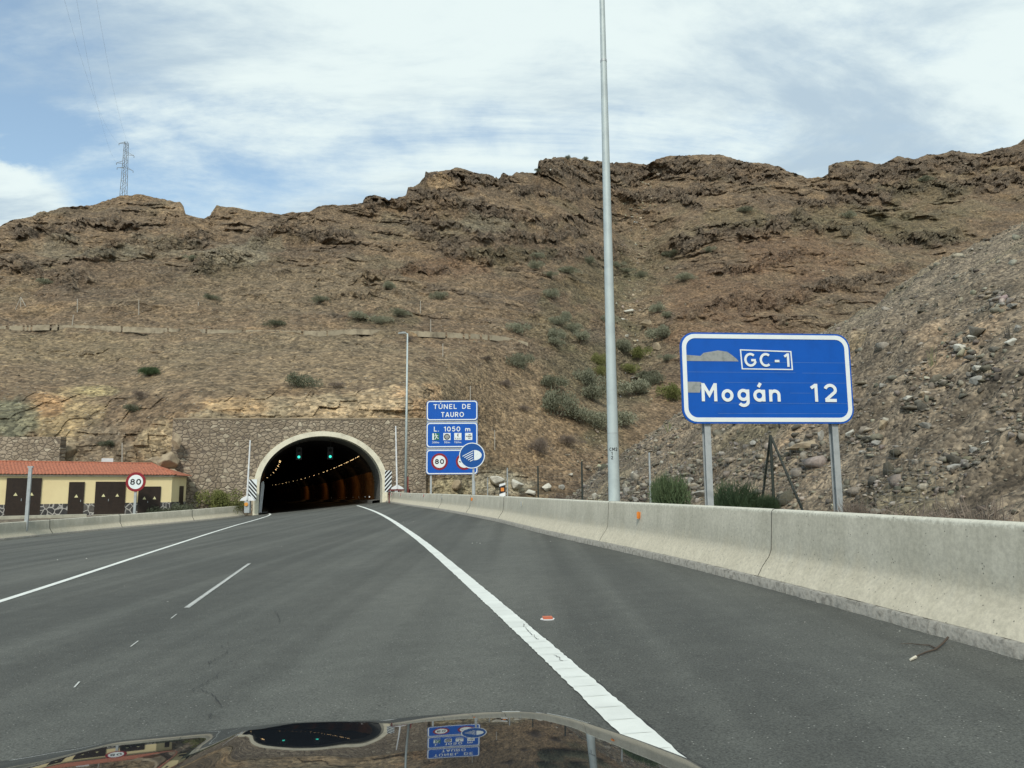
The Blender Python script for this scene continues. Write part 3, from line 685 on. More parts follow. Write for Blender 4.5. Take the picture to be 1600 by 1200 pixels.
hi = .50+.50*ss(VV, 440, 330)+.30*ss(UU, 1000, 1150)*ss(VV, 560, 480)*(1-ss(VV, 440, 330)) if False else np.clip(.45+.45*(1-ss(VV, 330, 440))+.25*ss(UU, 1000, 1150), 0, 1)
Dn = Dn + fix*(s3*.85*m3*(.5+.5*hi) + s4*2.4*m4*hi - blk*O_*.8*hi)
ctz = ss(UU, 290, 300)*(1-ss(UU, 690, 700))*ss(TT, .094, .097)*(1-ss(TT, .125, .14)) + (1-ss(UU, 255, 262))*(1-ss(TT, .12, .14))*ss(TT, .02, .03) + .8*ss(UU, 672, 690)*(1-ss(UU, 830, 850))*(1-ss(TT, .02, .035))
Dn = Dn - ctz*((cell((px_+1.2*jn)/1.7, (pz_+jn2)/1.3, 152)-.5)*.55 + (cell((px_+.6*jn)/.6, (pz_+.4*jn2)/.5, 153)-.5)*.22)
# 3D roughness
P = np.stack([XX*Dn, Dn, TT*Dn], -1)
x_, y_, z_ = P[..., 0], P[..., 1], P[..., 2]
lit = 0.55+0.9*cliff
nb = lfbm(x_/9, y_/9, z_/7, 4, 61)*1.5 + fbm(x_/2.6, y_/2.6, z_/1.9, 3, 62)*0.62*lit + fbm(x_/.9, y_/.9, z_/.7, 2, 63)*.30*lit
nb += cliff*1.4*fbm(x_/2.2, y_/2.2, z_/9, 3, 64, ridged=True)
amp = .16+.84*ss(TT, .105, .22); amp = amp*(1-_zone)
P[..., 1] -= nb*amp*.75; P[..., 2] += nb*amp*.45*ss(1-sS, 0, .02)[:, None]*1.0
# back side
nbk = 22; last = P[-1]; back = np.zeros((nbk, len(cX), 3))
for i in range(nbk):
    q = (i+1)/nbk; back[i, :, 0] = last[:, 0]*(1+q*.5); back[i, :, 1] = last[:, 1]*(1+q*.5) ; back[i, :, 2] = last[:, 2]*(1-q*q*1.02) - 0.35*q*20*(1-q)
PM = np.concatenate([P, back], 0)
# cover colours
_bc = {}
def _bn(i):
    if i not in _bc: _bc[i] = lfbm(UU/30, VV/20, UU*0, 4, 81+i)
    return _bc[i]
def blob(u, v, ru, rv, k=.5):
    r = np.sqrt(((UU-u)/ru)**2+((VV-v)/rv)**2) + k*_bn(int(u) % 3); return 1-ss(r, .6, 1.05)
c1, c2, c3 = np.array([.222, .165, .106]), np.array([.150, .112, .078]), np.array([.20, .175, .115])
n1_ = lfbm(x_/30, y_/30, z_/12, 4, 91); n2_ = lfbm(x_/12, y_/12, z_/5, 4, 92); n3_ = lfbm(x_/18, y_/18, z_/10, 3, 93)
col = np.ones(x_.shape+(3,))*c1
def lay(col, m_, c): return col*(1-m_[..., None]) + np.array(c)*m_[..., None]
col = lay(col, ss(n1_, -.1, .45)*.8, c2); col = lay(col, ss(n3_, .0, .5)*.6, c3)
col = lay(col, ss(n2_, .2, .6)*.5, (.27, .19, .105))
col = lay(col, ss(n2_, -.2, -.6)*.5, (.155, .13, .10))
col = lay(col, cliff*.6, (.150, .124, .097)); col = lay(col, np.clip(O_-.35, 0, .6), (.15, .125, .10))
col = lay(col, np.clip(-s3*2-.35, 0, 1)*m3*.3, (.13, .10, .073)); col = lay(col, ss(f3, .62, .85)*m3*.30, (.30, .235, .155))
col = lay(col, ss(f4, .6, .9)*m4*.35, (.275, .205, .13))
for b_ in ((95, 385, 40, 22), (380, 400, 40, 26), (250, 385, 70, 20), (170, 395, 60, 16), (410, 385, 40, 14), (760, 350, 60, 18)): col = lay(col, blob(*b_)*.55, (.205, .195, .145)); 
col = lay(col, cliff*ss(n2_, .0, .4)*.5, (.24, .175, .115))
gm = np.clip(gl*1.1, 0, 1)*ss(VV, 330, 420)
for b_ in ((900, 600, 130, 70), (870, 510, 60, 40), (960, 440, 120, 40), (1330, 345, 110, 30), (1450, 300, 80, 22), (600, 498, 60, 14), (800, 400, 80, 18), (1150, 340, 70, 20), (350, 420, 60, 20), (1440, 350, 90, 40)):
    col = lay(col, blob(*b_)*.35, (.12, .125, .07))
col = lay(col, np.clip(gm, 0, 1)*.45, (.24, .205, .14)); col = lay(col, np.clip(gm, 0, 1)*ss(n2_, .0, .5)*.5, (.12, .13, .075))
# reddish-brown flank right of the gully
for b_ in ((1150, 460, 140, 50), (1250, 400, 120, 40), (1130, 520, 120, 26), (700, 420, 80, 20)): col = lay(col, blob(*b_)*.45, (.185, .112, .068))
for b_ in ((380, 440, 330, 60),): col = lay(col, blob(*b_)*.25, (.19, .155, .11))
# tan cut face above the masonry and other pale rock
topc = np.interp(UU, [285, 345, 400, 500, 560, 640, 690], [652, 624, 618, 616, 609, 600, 598]) + 8*lfbm(UU/25, UU*0, UU*0, 3, 95)
cut = ss(UU, 285, 300)*(1-ss(UU, 684, 694))*ss(VV, topc-2, topc+3)*(1-ss(VV, 660, 664))
vcol = lfbm(UU/60, VV/40, UU*0, 4, 96)
col = lay(col, cut*.95, (.47, .37, .23)); col = lay(col, cut*ss(UU, 600, 640)*.8, (.52, .33, .17)); col = lay(col, cut*ss(vcol, .0, .3)*.6, (.33, .29, .20))
col = lay(col, blob(370, 634, 60, 16, .3)*.6, (.46, .31, .15))
for u, v, a, b2, c in ((100, 650, 75, 45, (.44, .34, .18)), (75, 635, 40, 22, (.40, .24, .11)), (25, 655, 45, 40, (.20, .215, .15)), (250, 700, 45, 45, (.40, .33, .21)), (108, 715, 16, 40, (.45, .37, .24)), (200, 738, 60, 16, (.36, .32, .22)), (282, 672, 14, 22, (.44, .38, .25)),
                    (160, 700, 50, 50, (.24, .20, .145)), (780, 755, 60, 22, (.42, .40, .31)), (710, 760, 45, 20, (.38, .35, .23)), (360, 402, 70, 16, (.26, .235, .175)), (150, 612, 40, 10, (.42, .36, .18)), (290, 328, 60, 14, (.30, .225, .14)), (820, 660, 110, 90, (.285, .205, .12)),
                    (800, 600, 70, 50, (.25, .185, .115)), (450, 455, 250, 40, (.225, .18, .12)), (100, 545, 160, 30, (.25, .20, .12)), (690, 285, 26, 14, (.36, .26, .15))):
    col = lay(col, blob(u, v, a, b2, .35)*.8, c)
col = col*(1+.22*fbm(x_/3.5, y_/3.5, z_/2, 3, 97)[..., None])
col = lay(col, blob(300, 565, 480, 62, .5)*.42, (.265, .215, .140)); col = lay(col, blob(560, 575, 220, 40, .5)*.3, (.30, .24, .15))
col = lay(col, blob(740, 640, 130, 90, .4)*.4, (.27, .21, .13))
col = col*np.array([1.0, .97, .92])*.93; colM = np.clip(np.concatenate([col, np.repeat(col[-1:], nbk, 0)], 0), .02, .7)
keep = np.ones((PM.shape[0]-1, PM.shape[1]-1), bool)
hx = (XX[:-1, :-1] > -.338) & (XX[:-1, :-1] < -.165) & (TT[:-1, :-1] < .078); keep[:NR-1] &= ~hx
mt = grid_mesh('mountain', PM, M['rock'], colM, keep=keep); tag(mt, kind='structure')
def onm(u, v):
    """mountain surface point seen at photo pixel"""
    X, T = ray(u, v); j = int(np.argmin(np.abs(cX-X))); s = (T-T0)/(Tr[j]-T0); i = int(np.clip(round(s*(NR-1)), 0, NR-1))
    return Vector(P[i, j])
#PART2
# ------------------------------------------------------------------ lane markings
def strip(name, pts, label, mat, w=None, off=0.008, kerbed=False, wob=0.0):
    """pts: centre pixels (u,v) on the road"""
    c = [hit(u, v) for u, v in pts]; c = [p for p in c if p is not None]
    xs = np.array([p.x for p in c]); ys = np.array([p.y for p in c]); o = np.argsort(ys); xs, ys = xs[o], ys[o]
    yy = np.concatenate([np.arange(ys[0], min(ys[-1], 14), .06), np.arange(min(ys[-1], 14), ys[-1], .5), [ys[-1]]])
    deg = min(4, len(xs)-1); cf = np.polyfit(ys, xs, deg) if deg > 1 else None
    xx = np.polyval(cf, yy) if deg > 1 else np.interp(yy, ys, xs)
    yb_ = np.arange(-40, yy[0]-.3, .5); xx = np.concatenate([xx[0] + xR(yb_)-xR(yy[0]), xx]); yy = np.concatenate([yb_, yy])
    dx = np.gradient(xx, yy); k = 1/np.sqrt(1+dx*dx); vs = []; fs = []
    for i, (x, y) in enumerate(zip(xx, yy)):
        for sg in (-1, 1):
            j = wob*(random.random()-.5)
            X_, Y_ = x + sg*(w/2+j)*k[i], y - sg*(w/2+j)*dx[i]*k[i]; vs.append((X_, Y_, float(zs(X_, Y_))+off))
    fs = [(2*i, 2*i+1, 2*i+3, 2*i+2) for i in range(len(yy)-1)]
    o = MB().add(vs, fs).build(name, mat, fix=False); tag(o, kind='structure'); return o, xx, yy
rl = [(1048, 1191), (968, 1117), (905, 1060), (847, 1009), (779, 950), (757, 930), (700, 884), (651, 839), (617.5, 817), (600, 806), (577, 796), (558, 790), (546, 786.5)]
# extend the edge line back under the car
o1, lx, ly = strip('edge_line', [(1230, 1380)] + rl, None, M['paint'], w=.20, wob=.012)
# flat strips across the edge line, groove shadow put into their colour
mb = MB()
for y in np.arange(2.2, 22, .27):
    x = float(np.interp(y, ly, lx)); z = float(zs(x, y))+.0125; sl_ = -.14
    a, b = Vector((x-.094, y-.012+.09*-sl_*.3, z)), Vector((x+.094, y+.012, z))
    wv = Vector((0, .0035, 0)); mb.add([a-wv, b-wv, b+wv, a+wv], [(0, 1, 2, 3)])
o = mb.build('edge_line_groove_shade', simple('groove_shadow', (0.60, 0.62, 0.57), 0.8), fix=False); tag(o, kind='structure')
# ragged bitumen margin on the right of the line
mb = MB(); vs = []; ys_ = np.arange(2.2, 26, .05)
for y in ys_:
    x = float(np.interp(y, ly, lx)) + .09; j = .012+.03*max(0, fbm(np.array(y*2.2), np.array(0.), np.array(0.), 3, 5)+.25)
    for q in (-.02, j): vs.append((x+q, y, float(zs(x+q, y))+.005))
mb.add(vs, [(2*i, 2*i+1, 2*i+3, 2*i+2) for i in range(len(ys_)-1)]); o = mb.build('bitumen_margin', M['tar'], fix=False); tag(o, kind='structure')
o2, _, _ = strip('left_edge_line', [(-160, 990), (0, 939.5), (90, 911), (180, 882), (270, 852), (360, 823.5), (420, 802.5), (437, 794)], None, M['paint'], w=.17)
# worn centre dash: three thin scratched lines
for off_, wd in ((.03, .016),):
    a, b = hit(287+off_*60, 949.6), hit(389+off_*30, 880.7)
    mb = MB(); n = 30; vs = []
    for i in range(n+1):
        p = a.lerp(b, i/n); x = p.x+off_*.8
        for sg in (-1, 1): X_ = x+sg*wd*(.5+.4*random.random()); vs.append((X_, p.y, float(zs(X_, p.y))+.007))
    mb.add(vs, [(2*i, 2*i+1, 2*i+3, 2*i+2) for i in range(n)]); o = mb.build('worn_lane_dash', M['paint_worn'], fix=False); tag(o, kind='structure')
mb = MB(); p = [hit(*q) for q in ((287, 950), (295.5, 950), (391.5, 880.8), (387, 880.8))]
mb.add([(q.x, q.y, float(zs(q.x, q.y))+.004) for q in p], [(0, 1, 2, 3)]); o = mb.build('worn_lane_dash', simple('scuffed_asphalt', (.46, .47, .44), .8, c2=(.24, .245, .225), scale=8), fix=False); tag(o, kind='structure')
for a, b in (((204, 1011), (216, 1002)), ((267, 967), (276, 960)), ((116, 1075), (124, 1066))):
    a, b = hit(*a), hit(*b); mb = MB(); vs = []
    for p in (a, b):
        for sg in (-.008, .008): vs.append((p.x+sg, p.y, float(zs(p.x+sg, p.y))+.006))
    mb.add(vs, [(0, 1, 3, 2)]); o = mb.build('scratch_mark', M['paint_worn'], fix=False); tag(o, kind='structure')
# cracks in the asphalt
cr = [[(0, 1118), (60, 1111), (120, 1104), (180, 1097), (225, 1091), (262, 1085), (315, 1081)], [(300, 1080), (317, 1071), (332, 1062), (345, 1055)], [(316, 1081), (330, 1086), (338, 1094), (345, 1104), (348, 1107)],
      [(325, 1038), (334, 1033), (346, 1026), (358, 1018)], [(345, 1013), (361, 1003)], [(428, 955), (434, 962), (437, 971), (434, 975)], [(818, 977), (822, 985), (829, 991), (836, 997), (843, 1003)], [(865, 1025), (873, 1030), (880, 1035)], [(325, 1122), (330, 1118), (328, 1125)]]
mb = MB()
for pl in cr:
    pts = []
    for (u0, v0), (u1, v1) in zip(pl[:-1], pl[1:]):
        for k in range(5): t = k/5; pts.append(hit(u0+(u1-u0)*t+random.uniform(-1.6, 1.6), v0+(v1-v0)*t+random.uniform(-1.1, 1.1), off=.0))
    vs = []
    for p in pts:
        ww = .0012+.0022*random.random()
        for sg in (-1, 1): vs.append((p.x+sg*ww, p.y+sg*ww*.8, float(zs(p.x, p.y))+.0135))
    mb.add(vs, [(2*i, 2*i+1, 2*i+3, 2*i+2) for i in range(len(pts)-1)])
o = mb.build('road_cracks', M['tar'], fix=False); tag(o, kind='structure')

# ------------------------------------------------------------------ concrete barriers
prof_b = [(0.0, -.1), (0.0, .10), (.035, .115), (.11, .235), (.20, .36), (.225, .44), (.262, .93), (.275, .947), (.30, .955), (.43, .955), (.455, .945), (.47, .92), (.56, -.2)]
def barrier(name, ys, xf, side, zf, label):
    R_ = len(ys); P = np.zeros((R_, len(prof_b), 3)); col = np.zeros((R_, len(prof_b), 3))
    xs = xf(ys); dx = np.gradient(xs, ys); k = 1/np.sqrt(1+dx*dx)
    for j, (o, z) in enumerate(prof_b):
        P[:, j, 0] = xs + side*o*k; P[:, j, 1] = ys - side*o*dx*k; P[:, j, 2] = zf(xs, ys)+z; col[:, j] = z/.955
    t = empty(name, (float(xs[0]), float(ys[0]), float(P[0, 0, 2]))); tag(t, label, 'barrier')
    # side +1: outward is +x
    nk = [1, 2]
    b = grid_mesh('barrier_wall', P[:, 2:], M['barrier'], col[:, 2:], smooth=False); b.data.shade_smooth() if False else None
    k_ = grid_mesh('base_course', P[:, :3], M['kerb'], None, smooth=False)
    # roughen the base course
    me = k_.data; co_ = np.empty(len(me.vertices)*3, np.float32); me.vertices.foreach_get('co', co_); co_ = co_.reshape(-1, 3)
    co_[:, 0] -= side*.045*np.abs(fbm(co_[:, 0]*3, co_[:, 1]*3, co_[:, 2]*9, 3, 9)) ; me.vertices.foreach_set('co', co_.reshape(-1))
    for c_ in (b, k_): c_.parent = t; c_.matrix_parent_inverse = t.matrix_world.inverted(); c_.location = c_.location
    bpy.context.view_layer.update()
    for c_ in (b, k_): c_.matrix_parent_inverse = Matrix.Identity(4); c_.location = -t.location
    return t
def bpoint(xf, side, zf, y, o, z):
    x = float(xf(y)); d = float((xf(y+.3)-xf(y-.3))/.6); k = 1/math.sqrt(1+d*d)
    return Vector((x+side*o*k, y-side*o*d*k, float(zf(x, y))+z)), math.atan2(-d, 1)
yr = np.concatenate([np.arange(-40, 3, 1.0), np.arange(3, 20, .1), np.arange(20, 74.2, .5)])
BR = barrier('concrete_barrier', yr, xR, 1, zs, 'long pale concrete barrier along the right edge of the road')
yl = np.arange(-40, 70.1, .6)
BL = barrier('concrete_barrier', yl, xL, -1, zs, 'low looking far concrete barrier along the left edge in front of the yellow building')
def yof(u, v, xf, lo=3.5, hi=73, o=.24):
    X, _ = ray(u, v); ys = np.linspace(lo, hi, 4000); f = (xf(ys)+o)/ys-X; k = np.where(f[:-1]*f[1:] <= 0)[0]
    return float(ys[k[0]]) if len(k) else None
def joint(xf, side, zf, y, root, w=.006, z0=.1):
    mb = MB(); pf = [(o, z) for o, z in prof_b[1:] if True]
    pts = []
    for i, (o, z) in enumerate(pf):
        p, a = bpoint(xf, side, zf, y + .03*math.sin(z*7), o-(.004 if i < 6 else 0), z+(.004 if 5 < i < 10 else 0)); pts.append(p)
    mb.path(pts, w, 4); o = mb.build('joint', M['tar'], root); o.location = -root.location
for u, v in ((1208, 850), (951, 800), (787, 785), (735, 780), (690, 776)):
    y = yof(u, v, xR); 
    if y: joint(xR, 1, zs, y, BR, .0035 if y < 20 else .010)
for u, v in ((78, 825), (187, 815), (300, 805)):
    y = None; X, _ = ray(u, v); ys = np.linspace(30, 69, 3000); f = (xL(ys)-.2)/ys-X; k = np.where(f[:-1]*f[1:] <= 0)[0]
    if len(k): joint(xL, -1, zs, float(ys[k[0]]), BL, .02)
# reflectors on the barrier face
for i, (u, v, c) in enumerate(((1000, 805, 0), (816, 787, 1), (738, 780, 0), (692, 777, 1), (662, 774.5, 2), (642, 773.5, 1), (626, 773, 2), (612, 772.5, 2))):
    y = yof(u, v, xR)
    if not y: continue
    p, a = bpoint(xR, 1, zs, y, .242, .72); _, T = ray(u, v); p.z = T*p.y
    s_ = 1.0 + max(0, y-25)*.012
    mb = MB(); mb.box(-.015*s_, .02, -.028*s_, .028*s_, -.06*s_, .06*s_); o = mb.build('reflector', M[('orange', 'ledge', 'pink')[c]], BR)
    o.location = p - BR.location; o.rotation_euler = (0, 0, a)
    mb = MB(); mb.prism([(-.06*s_, -.06*s_), (-.02*s_, -.075*s_), (-.02*s_, .075*s_), (-.06*s_, .055*s_)], -.006, .006); o = mb.build('reflector_wing', M['orange' if c == 0 else 'galv'], BR); o.location = p - BR.location; o.rotation_euler = (0, 0, a)

# ------------------------------------------------------------------ text helper
def arc(cx, cz, rx, rz, a0, a1, n=14): return [(cx+rx*math.cos(math.radians(a0+(a1-a0)*i/n)), cz+rz*math.sin(math.radians(a0+(a1-a0)*i/n))) for i in range(n+1)]
W_ = .155
GL = {
 'M': (.72, [[(.08, 0), (.08, 1)], [(.08, .97), (.40, .36), (.72, .97)], [(.72, 0), (.72, 1)]]),
 'o': (.52, [arc(.31, .33, .23, .26, 0, 360, 24)]), 'g': (.52, [arc(.31, .36, .23, .25, 0, 360, 24), [(.545, .66), (.545, .05)]+arc(.31, .0, .235, .22, 0, -150, 10)[1:]]),
 'á': (.52, [arc(.31, .33, .23, .26, 0, 360, 24), [(.545, .65), (.545, 0)], [(.28, .80), (.40, 1.02)]]),
 'n': (.50, [[(.08, 0), (.08, .66)], [(.08, .34)]+arc(.30, .36, .215, .225, 180, 0, 12)+[(.515, 0)]]),
 'm': (.84, [[(.08, 0), (.08, .66)], [(.08, .38)]+arc(.27, .38, .19, .20, 180, 0, 10)+[(.46, 0)], [(.46, .38)]+arc(.65, .38, .19, .20, 180, 0, 10)+[(.84, 0)]]),
 '1': (.28, [[(.04, .76), (.26, .93)], [(.28, 0), (.28, 1)]]), '2': (.54, [arc(.32, .66, .24, .26, 165, -28, 14)+[(.09, .10)], [(.06, .075), (.60, .075)]]),
 '3': (.54, [arc(.30, .71, .21, .21, 150, -80, 12), arc(.30, .31, .24, .23, 80, -150, 12)]), '5': (.54, [[(.54, .925), (.14, .925)], [(.16, .92), (.12, .52)], arc(.31, .35, .24, .27, 135, -150, 14)]),
 '8': (.54, [arc(.31, .73, .20, .20, 0, 360, 20), arc(.31, .30, .235, .235, 0, 360, 20)]), '0': (.56, [arc(.33, .5, .25, .425, 0, 360, 28)]),
 'G': (.68, [arc(.42, .5, .33, .425, 48, 345, 22), [(.76, .47), (.46, .47)]]), 'C': (.62, [arc(.42, .5, .33, .425, 50, 310, 22)]), '-': (.34, [[(.06, .42), (.36, .42)]]),
 'T': (.60, [[(.02, .925), (.66, .925)], [(.34, .92), (.34, 0)]]), 'U': (.62, [[(.08, 1), (.08, .36)]+arc(.345, .36, .265, .285, 180, 360, 14)[1:]+[(.61, 1)]]), 'N': (.64, [[(.08, 0), (.08, 1)], [(.08, .95), (.62, .05)], [(.62, 0), (.62, 1)]]),
 'E': (.50, [[(.08, 0), (.08, 1)], [(.08, .925), (.54, .925)], [(.08, .5), (.48, .5)], [(.08, .075), (.54, .075)]]), 'L': (.48, [[(.08, 0), (.08, 1)], [(.08, .075), (.52, .075)]]),
 'D': (.62, [[(.08, 0), (.08, 1)], [(.08, .925)]+arc(.28, .5, .33, .425, 90, -90, 16)+[(.08, .075)]]), 'A': (.66, [[(.04, 0), (.36, .98)], [(.36, .98), (.68, 0)], [(.15, .28), (.57, .28)]]),
 'R': (.60, [[(.08, 0), (.08, 1)], [(.08, .925)]+arc(.34, .70, .22, .225, 90, -90, 12)+[(.08, .475)], [(.34, .47), (.60, 0)]]), 'O': (.74, [arc(.43, .5, .34, .425, 0, 360, 30)]), 'S': (.54, [arc(.31, .71, .22, .21, 40, 270, 12)+arc(.31, .29, .22, .21, 90, -140, 12)[1:]]), '.': (.12, [[(.08, .0), (.08, .15)]])}
GL['Ú'] = (GL['U'][0], GL['U'][1]+[[(.30, 1.12), (.44, 1.32)]])
def ribbon(mb, pts, w, y0, y1):
    p = [Vector(q) for q in pts]; closed = (p[0]-p[-1]).length < 1e-4; n = len(p); L_, R_ = [], []
    for i in range(n):
        a = p[i-1] if i > 0 else (p[-2] if closed else p[0]); b = p[i+1] if i < n-1 else (p[1] if closed else p[-1])
        if i == 0 and not closed: d0 = d1 = (p[1]-p[0]).normalized()
        elif i == n-1 and not closed: d0 = d1 = (p[-1]-p[-2]).normalized()
        else: d0, d1 = (p[i]-a).normalized(), (b-p[i]).normalized()
        t = (d0+d1).normalized() if (d0+d1).length > 1e-3 else d0; nn = Vector((-t.y, t.x)); k = w/2/max(.45, nn.dot(Vector((-d0.y, d0.x))))
        L_.append(p[i]+nn*k); R_.append(p[i]-nn*k)
    vs = [(q.x, y0, q.y) for q in L_]+[(q.x, y0, q.y) for q in R_]+[(q.x, y1, q.y) for q in L_]+[(q.x, y1, q.y) for q in R_]; fs = []
    for i in range(n-1): fs += [(i, i+1, n+i+1, n+i), (i, 2*n+i, 2*n+i+1, i+1), (n+i, n+i+1, 3*n+i+1, 3*n+i)]
    if not closed: fs += [(0, n, 3*n, 2*n), (n-1, 3*n-1, 4*n-1, 2*n-1)]
    mb.add(vs, fs)
def text(s, h, mat, parent, cx, cz, y=-.012, width=None, bold=0.0, wt=1.12, name='lettering', spacing=1.0):
    gap = .26*spacing; x = 0; items = []
    for ch in s:
        if ch == ' ': x += .34; continue
        wd, st = GL[ch]; items.append((x, st)); x += wd+gap
    tot = x-gap+.08; kx = h if width is None else width/tot; mb = MB(); ki = 0
    for x0, st in items:
        for line in st:
            ki += 1; pts = [(cx+(x0+px0-tot/2)*kx, cz+pz0*h) for px0, pz0 in line]; dy = .0003*(ki % 5); ribbon(mb, pts, W_*wt*(h+min(kx, h))/2, y-.002-dy, y+.002)
    return mb.build(name, mat, parent, fix=False)
def rrect(x0, x1, z0, z1, r, n=7):
    pts = []
    for cx, cz, a0 in ((x1-r, z1-r, 0), (x0+r, z1-r, 90), (x0+r, z0+r, 180), (x1-r, z0+r, 270)):
        for i in range(n+1):
            a = math.radians(a0+90*i/n); pts.append((cx+r*math.cos(a), cz+r*math.sin(a)))
    return pts
def disc(cx, cz, r, n=40): return [(cx+r*math.cos(2*math.pi*i/n), cz+r*math.sin(2*math.pi*i/n)) for i in range(n)]

# ------------------------------------------------------------------ the big direction sign
YL_, YR_ = 15.9, 16.25
a = pt(1062, 519, YL_); b = pt(1322, 523, YR_); c_ = pt(1067, 662, YL_+.05); W = (Vector((b.x, b.y, 0))-Vector((a.x, a.y, 0))).length; H = a.z-c_.z
W = W+.06; ang = math.atan2(b.y-a.y, b.x-a.x)
S = empty('direction_sign', (a.x, a.y, c_.z), ang); tag(S, 'large blue direction sign with white border reading Mogán 12 and GC-1', 'road sign')
pan = MB().prism(rrect(0, W, 0, H, .30), 0, .05).build('panel', M['sign_blue'], S)
MB().ring2(rrect(.035, W-.035, .035, H-.035, .275), rrect(.125, W-.125, .125, H-.125, .20), -.008, -.001).build('border', M['sign_white'], pan)
def SU(u): return (u-1065)/(1327-1065)*W
def SZ_(v, u=1190): return H - (v-521)/(662.5-521)*H
mb = MB()
for v, u0_, u1_ in ((567, 1160, 1318), (583, 1075, 1240), (583.5, 1250, 1316), (599, 1130, 1322), (615, 1230, 1262), (631, 1110, 1326), (647, 1118, 1326)):   # plank seams, their sheen painted as a lighter blue
    mb.box(SU(u0_), SU(u1_), -.0025, -.0005, SZ_(v)-.0025, SZ_(v)+.0025)
mb.build('plank_seams', simple('seam_sheen', (.12, .25, .52), .5), pan)
text('Mogán', H*.198, M['sign_white'], pan, SU(1154), SZ_(628.5), width=SU(1214)-SU(1094.5), bold=.022, spacing=1.18)
text('12', H*.198, M['sign_white'], pan, SU(1281), SZ_(628.5), width=SU(1302)-SU(1261), bold=.022, spacing=1.35)
text('GC-1', H*.150, M['sign_white'], pan, SU(1196), SZ_(574), width=SU(1232)-SU(1162), bold=.012, spacing=1.2)
MB().ring2([(SU(1155.5), SZ_(547)), (SU(1235), SZ_(549)), (SU(1236), SZ_(579)), (SU(1157), SZ_(578.5))], [(SU(1157.5), SZ_(548.8)), (SU(1233.2), SZ_(550.8)), (SU(1234), SZ_(577.3)), (SU(1158.8), SZ_(576.8))], -.008, -.001).build('route_frame', M['sign_white'], pan)
pa = [(1067, 556), (1095, 558), (1100, 553), (1112, 551), (1122, 549), (1136, 551), (1143, 556), (1150, 562), (1153, 566), (1067, 566)]
MB().prism([(SU(u), SZ_(v)) for u, v in pa[::-1]], -.004, -.0005).build('peeled_patch', M['bare'], pan)
pa = [(1070, 598), (1093, 598.5), (1096, 600), (1093, 604), (1094, 607), (1092, 615), (1071, 615)]
MB().prism([(SU(u), SZ_(v)) for u, v in pa[::-1]], -.004, -.0005).build('peeled_patch', M['bare'], pan)
def ipost(root, x, z0, z1, y=.06, w=.13, d=.16):
    mb = MB(); mb.box(x-w/2, x+w/2, y, y+.014, z0, z1); mb.box(x-w/2, x+w/2, y+d-.014, y+d, z0, z1); mb.box(x-.006, x+.006, y+.0145, y+d-.0145, z0, z1)
    return mb.build('post', M['galv'], root)
ipost(S, SU(1103), -2.3, H*.92); ipost(S, SU(1298.5), -2.5, H*.92)
mb = MB()
for z in (.25, H*.5, H-.3): mb.box(.3, W-.3, .051, .059, z-.03, z+.03)
mb.build('rail', M['galv'], S)

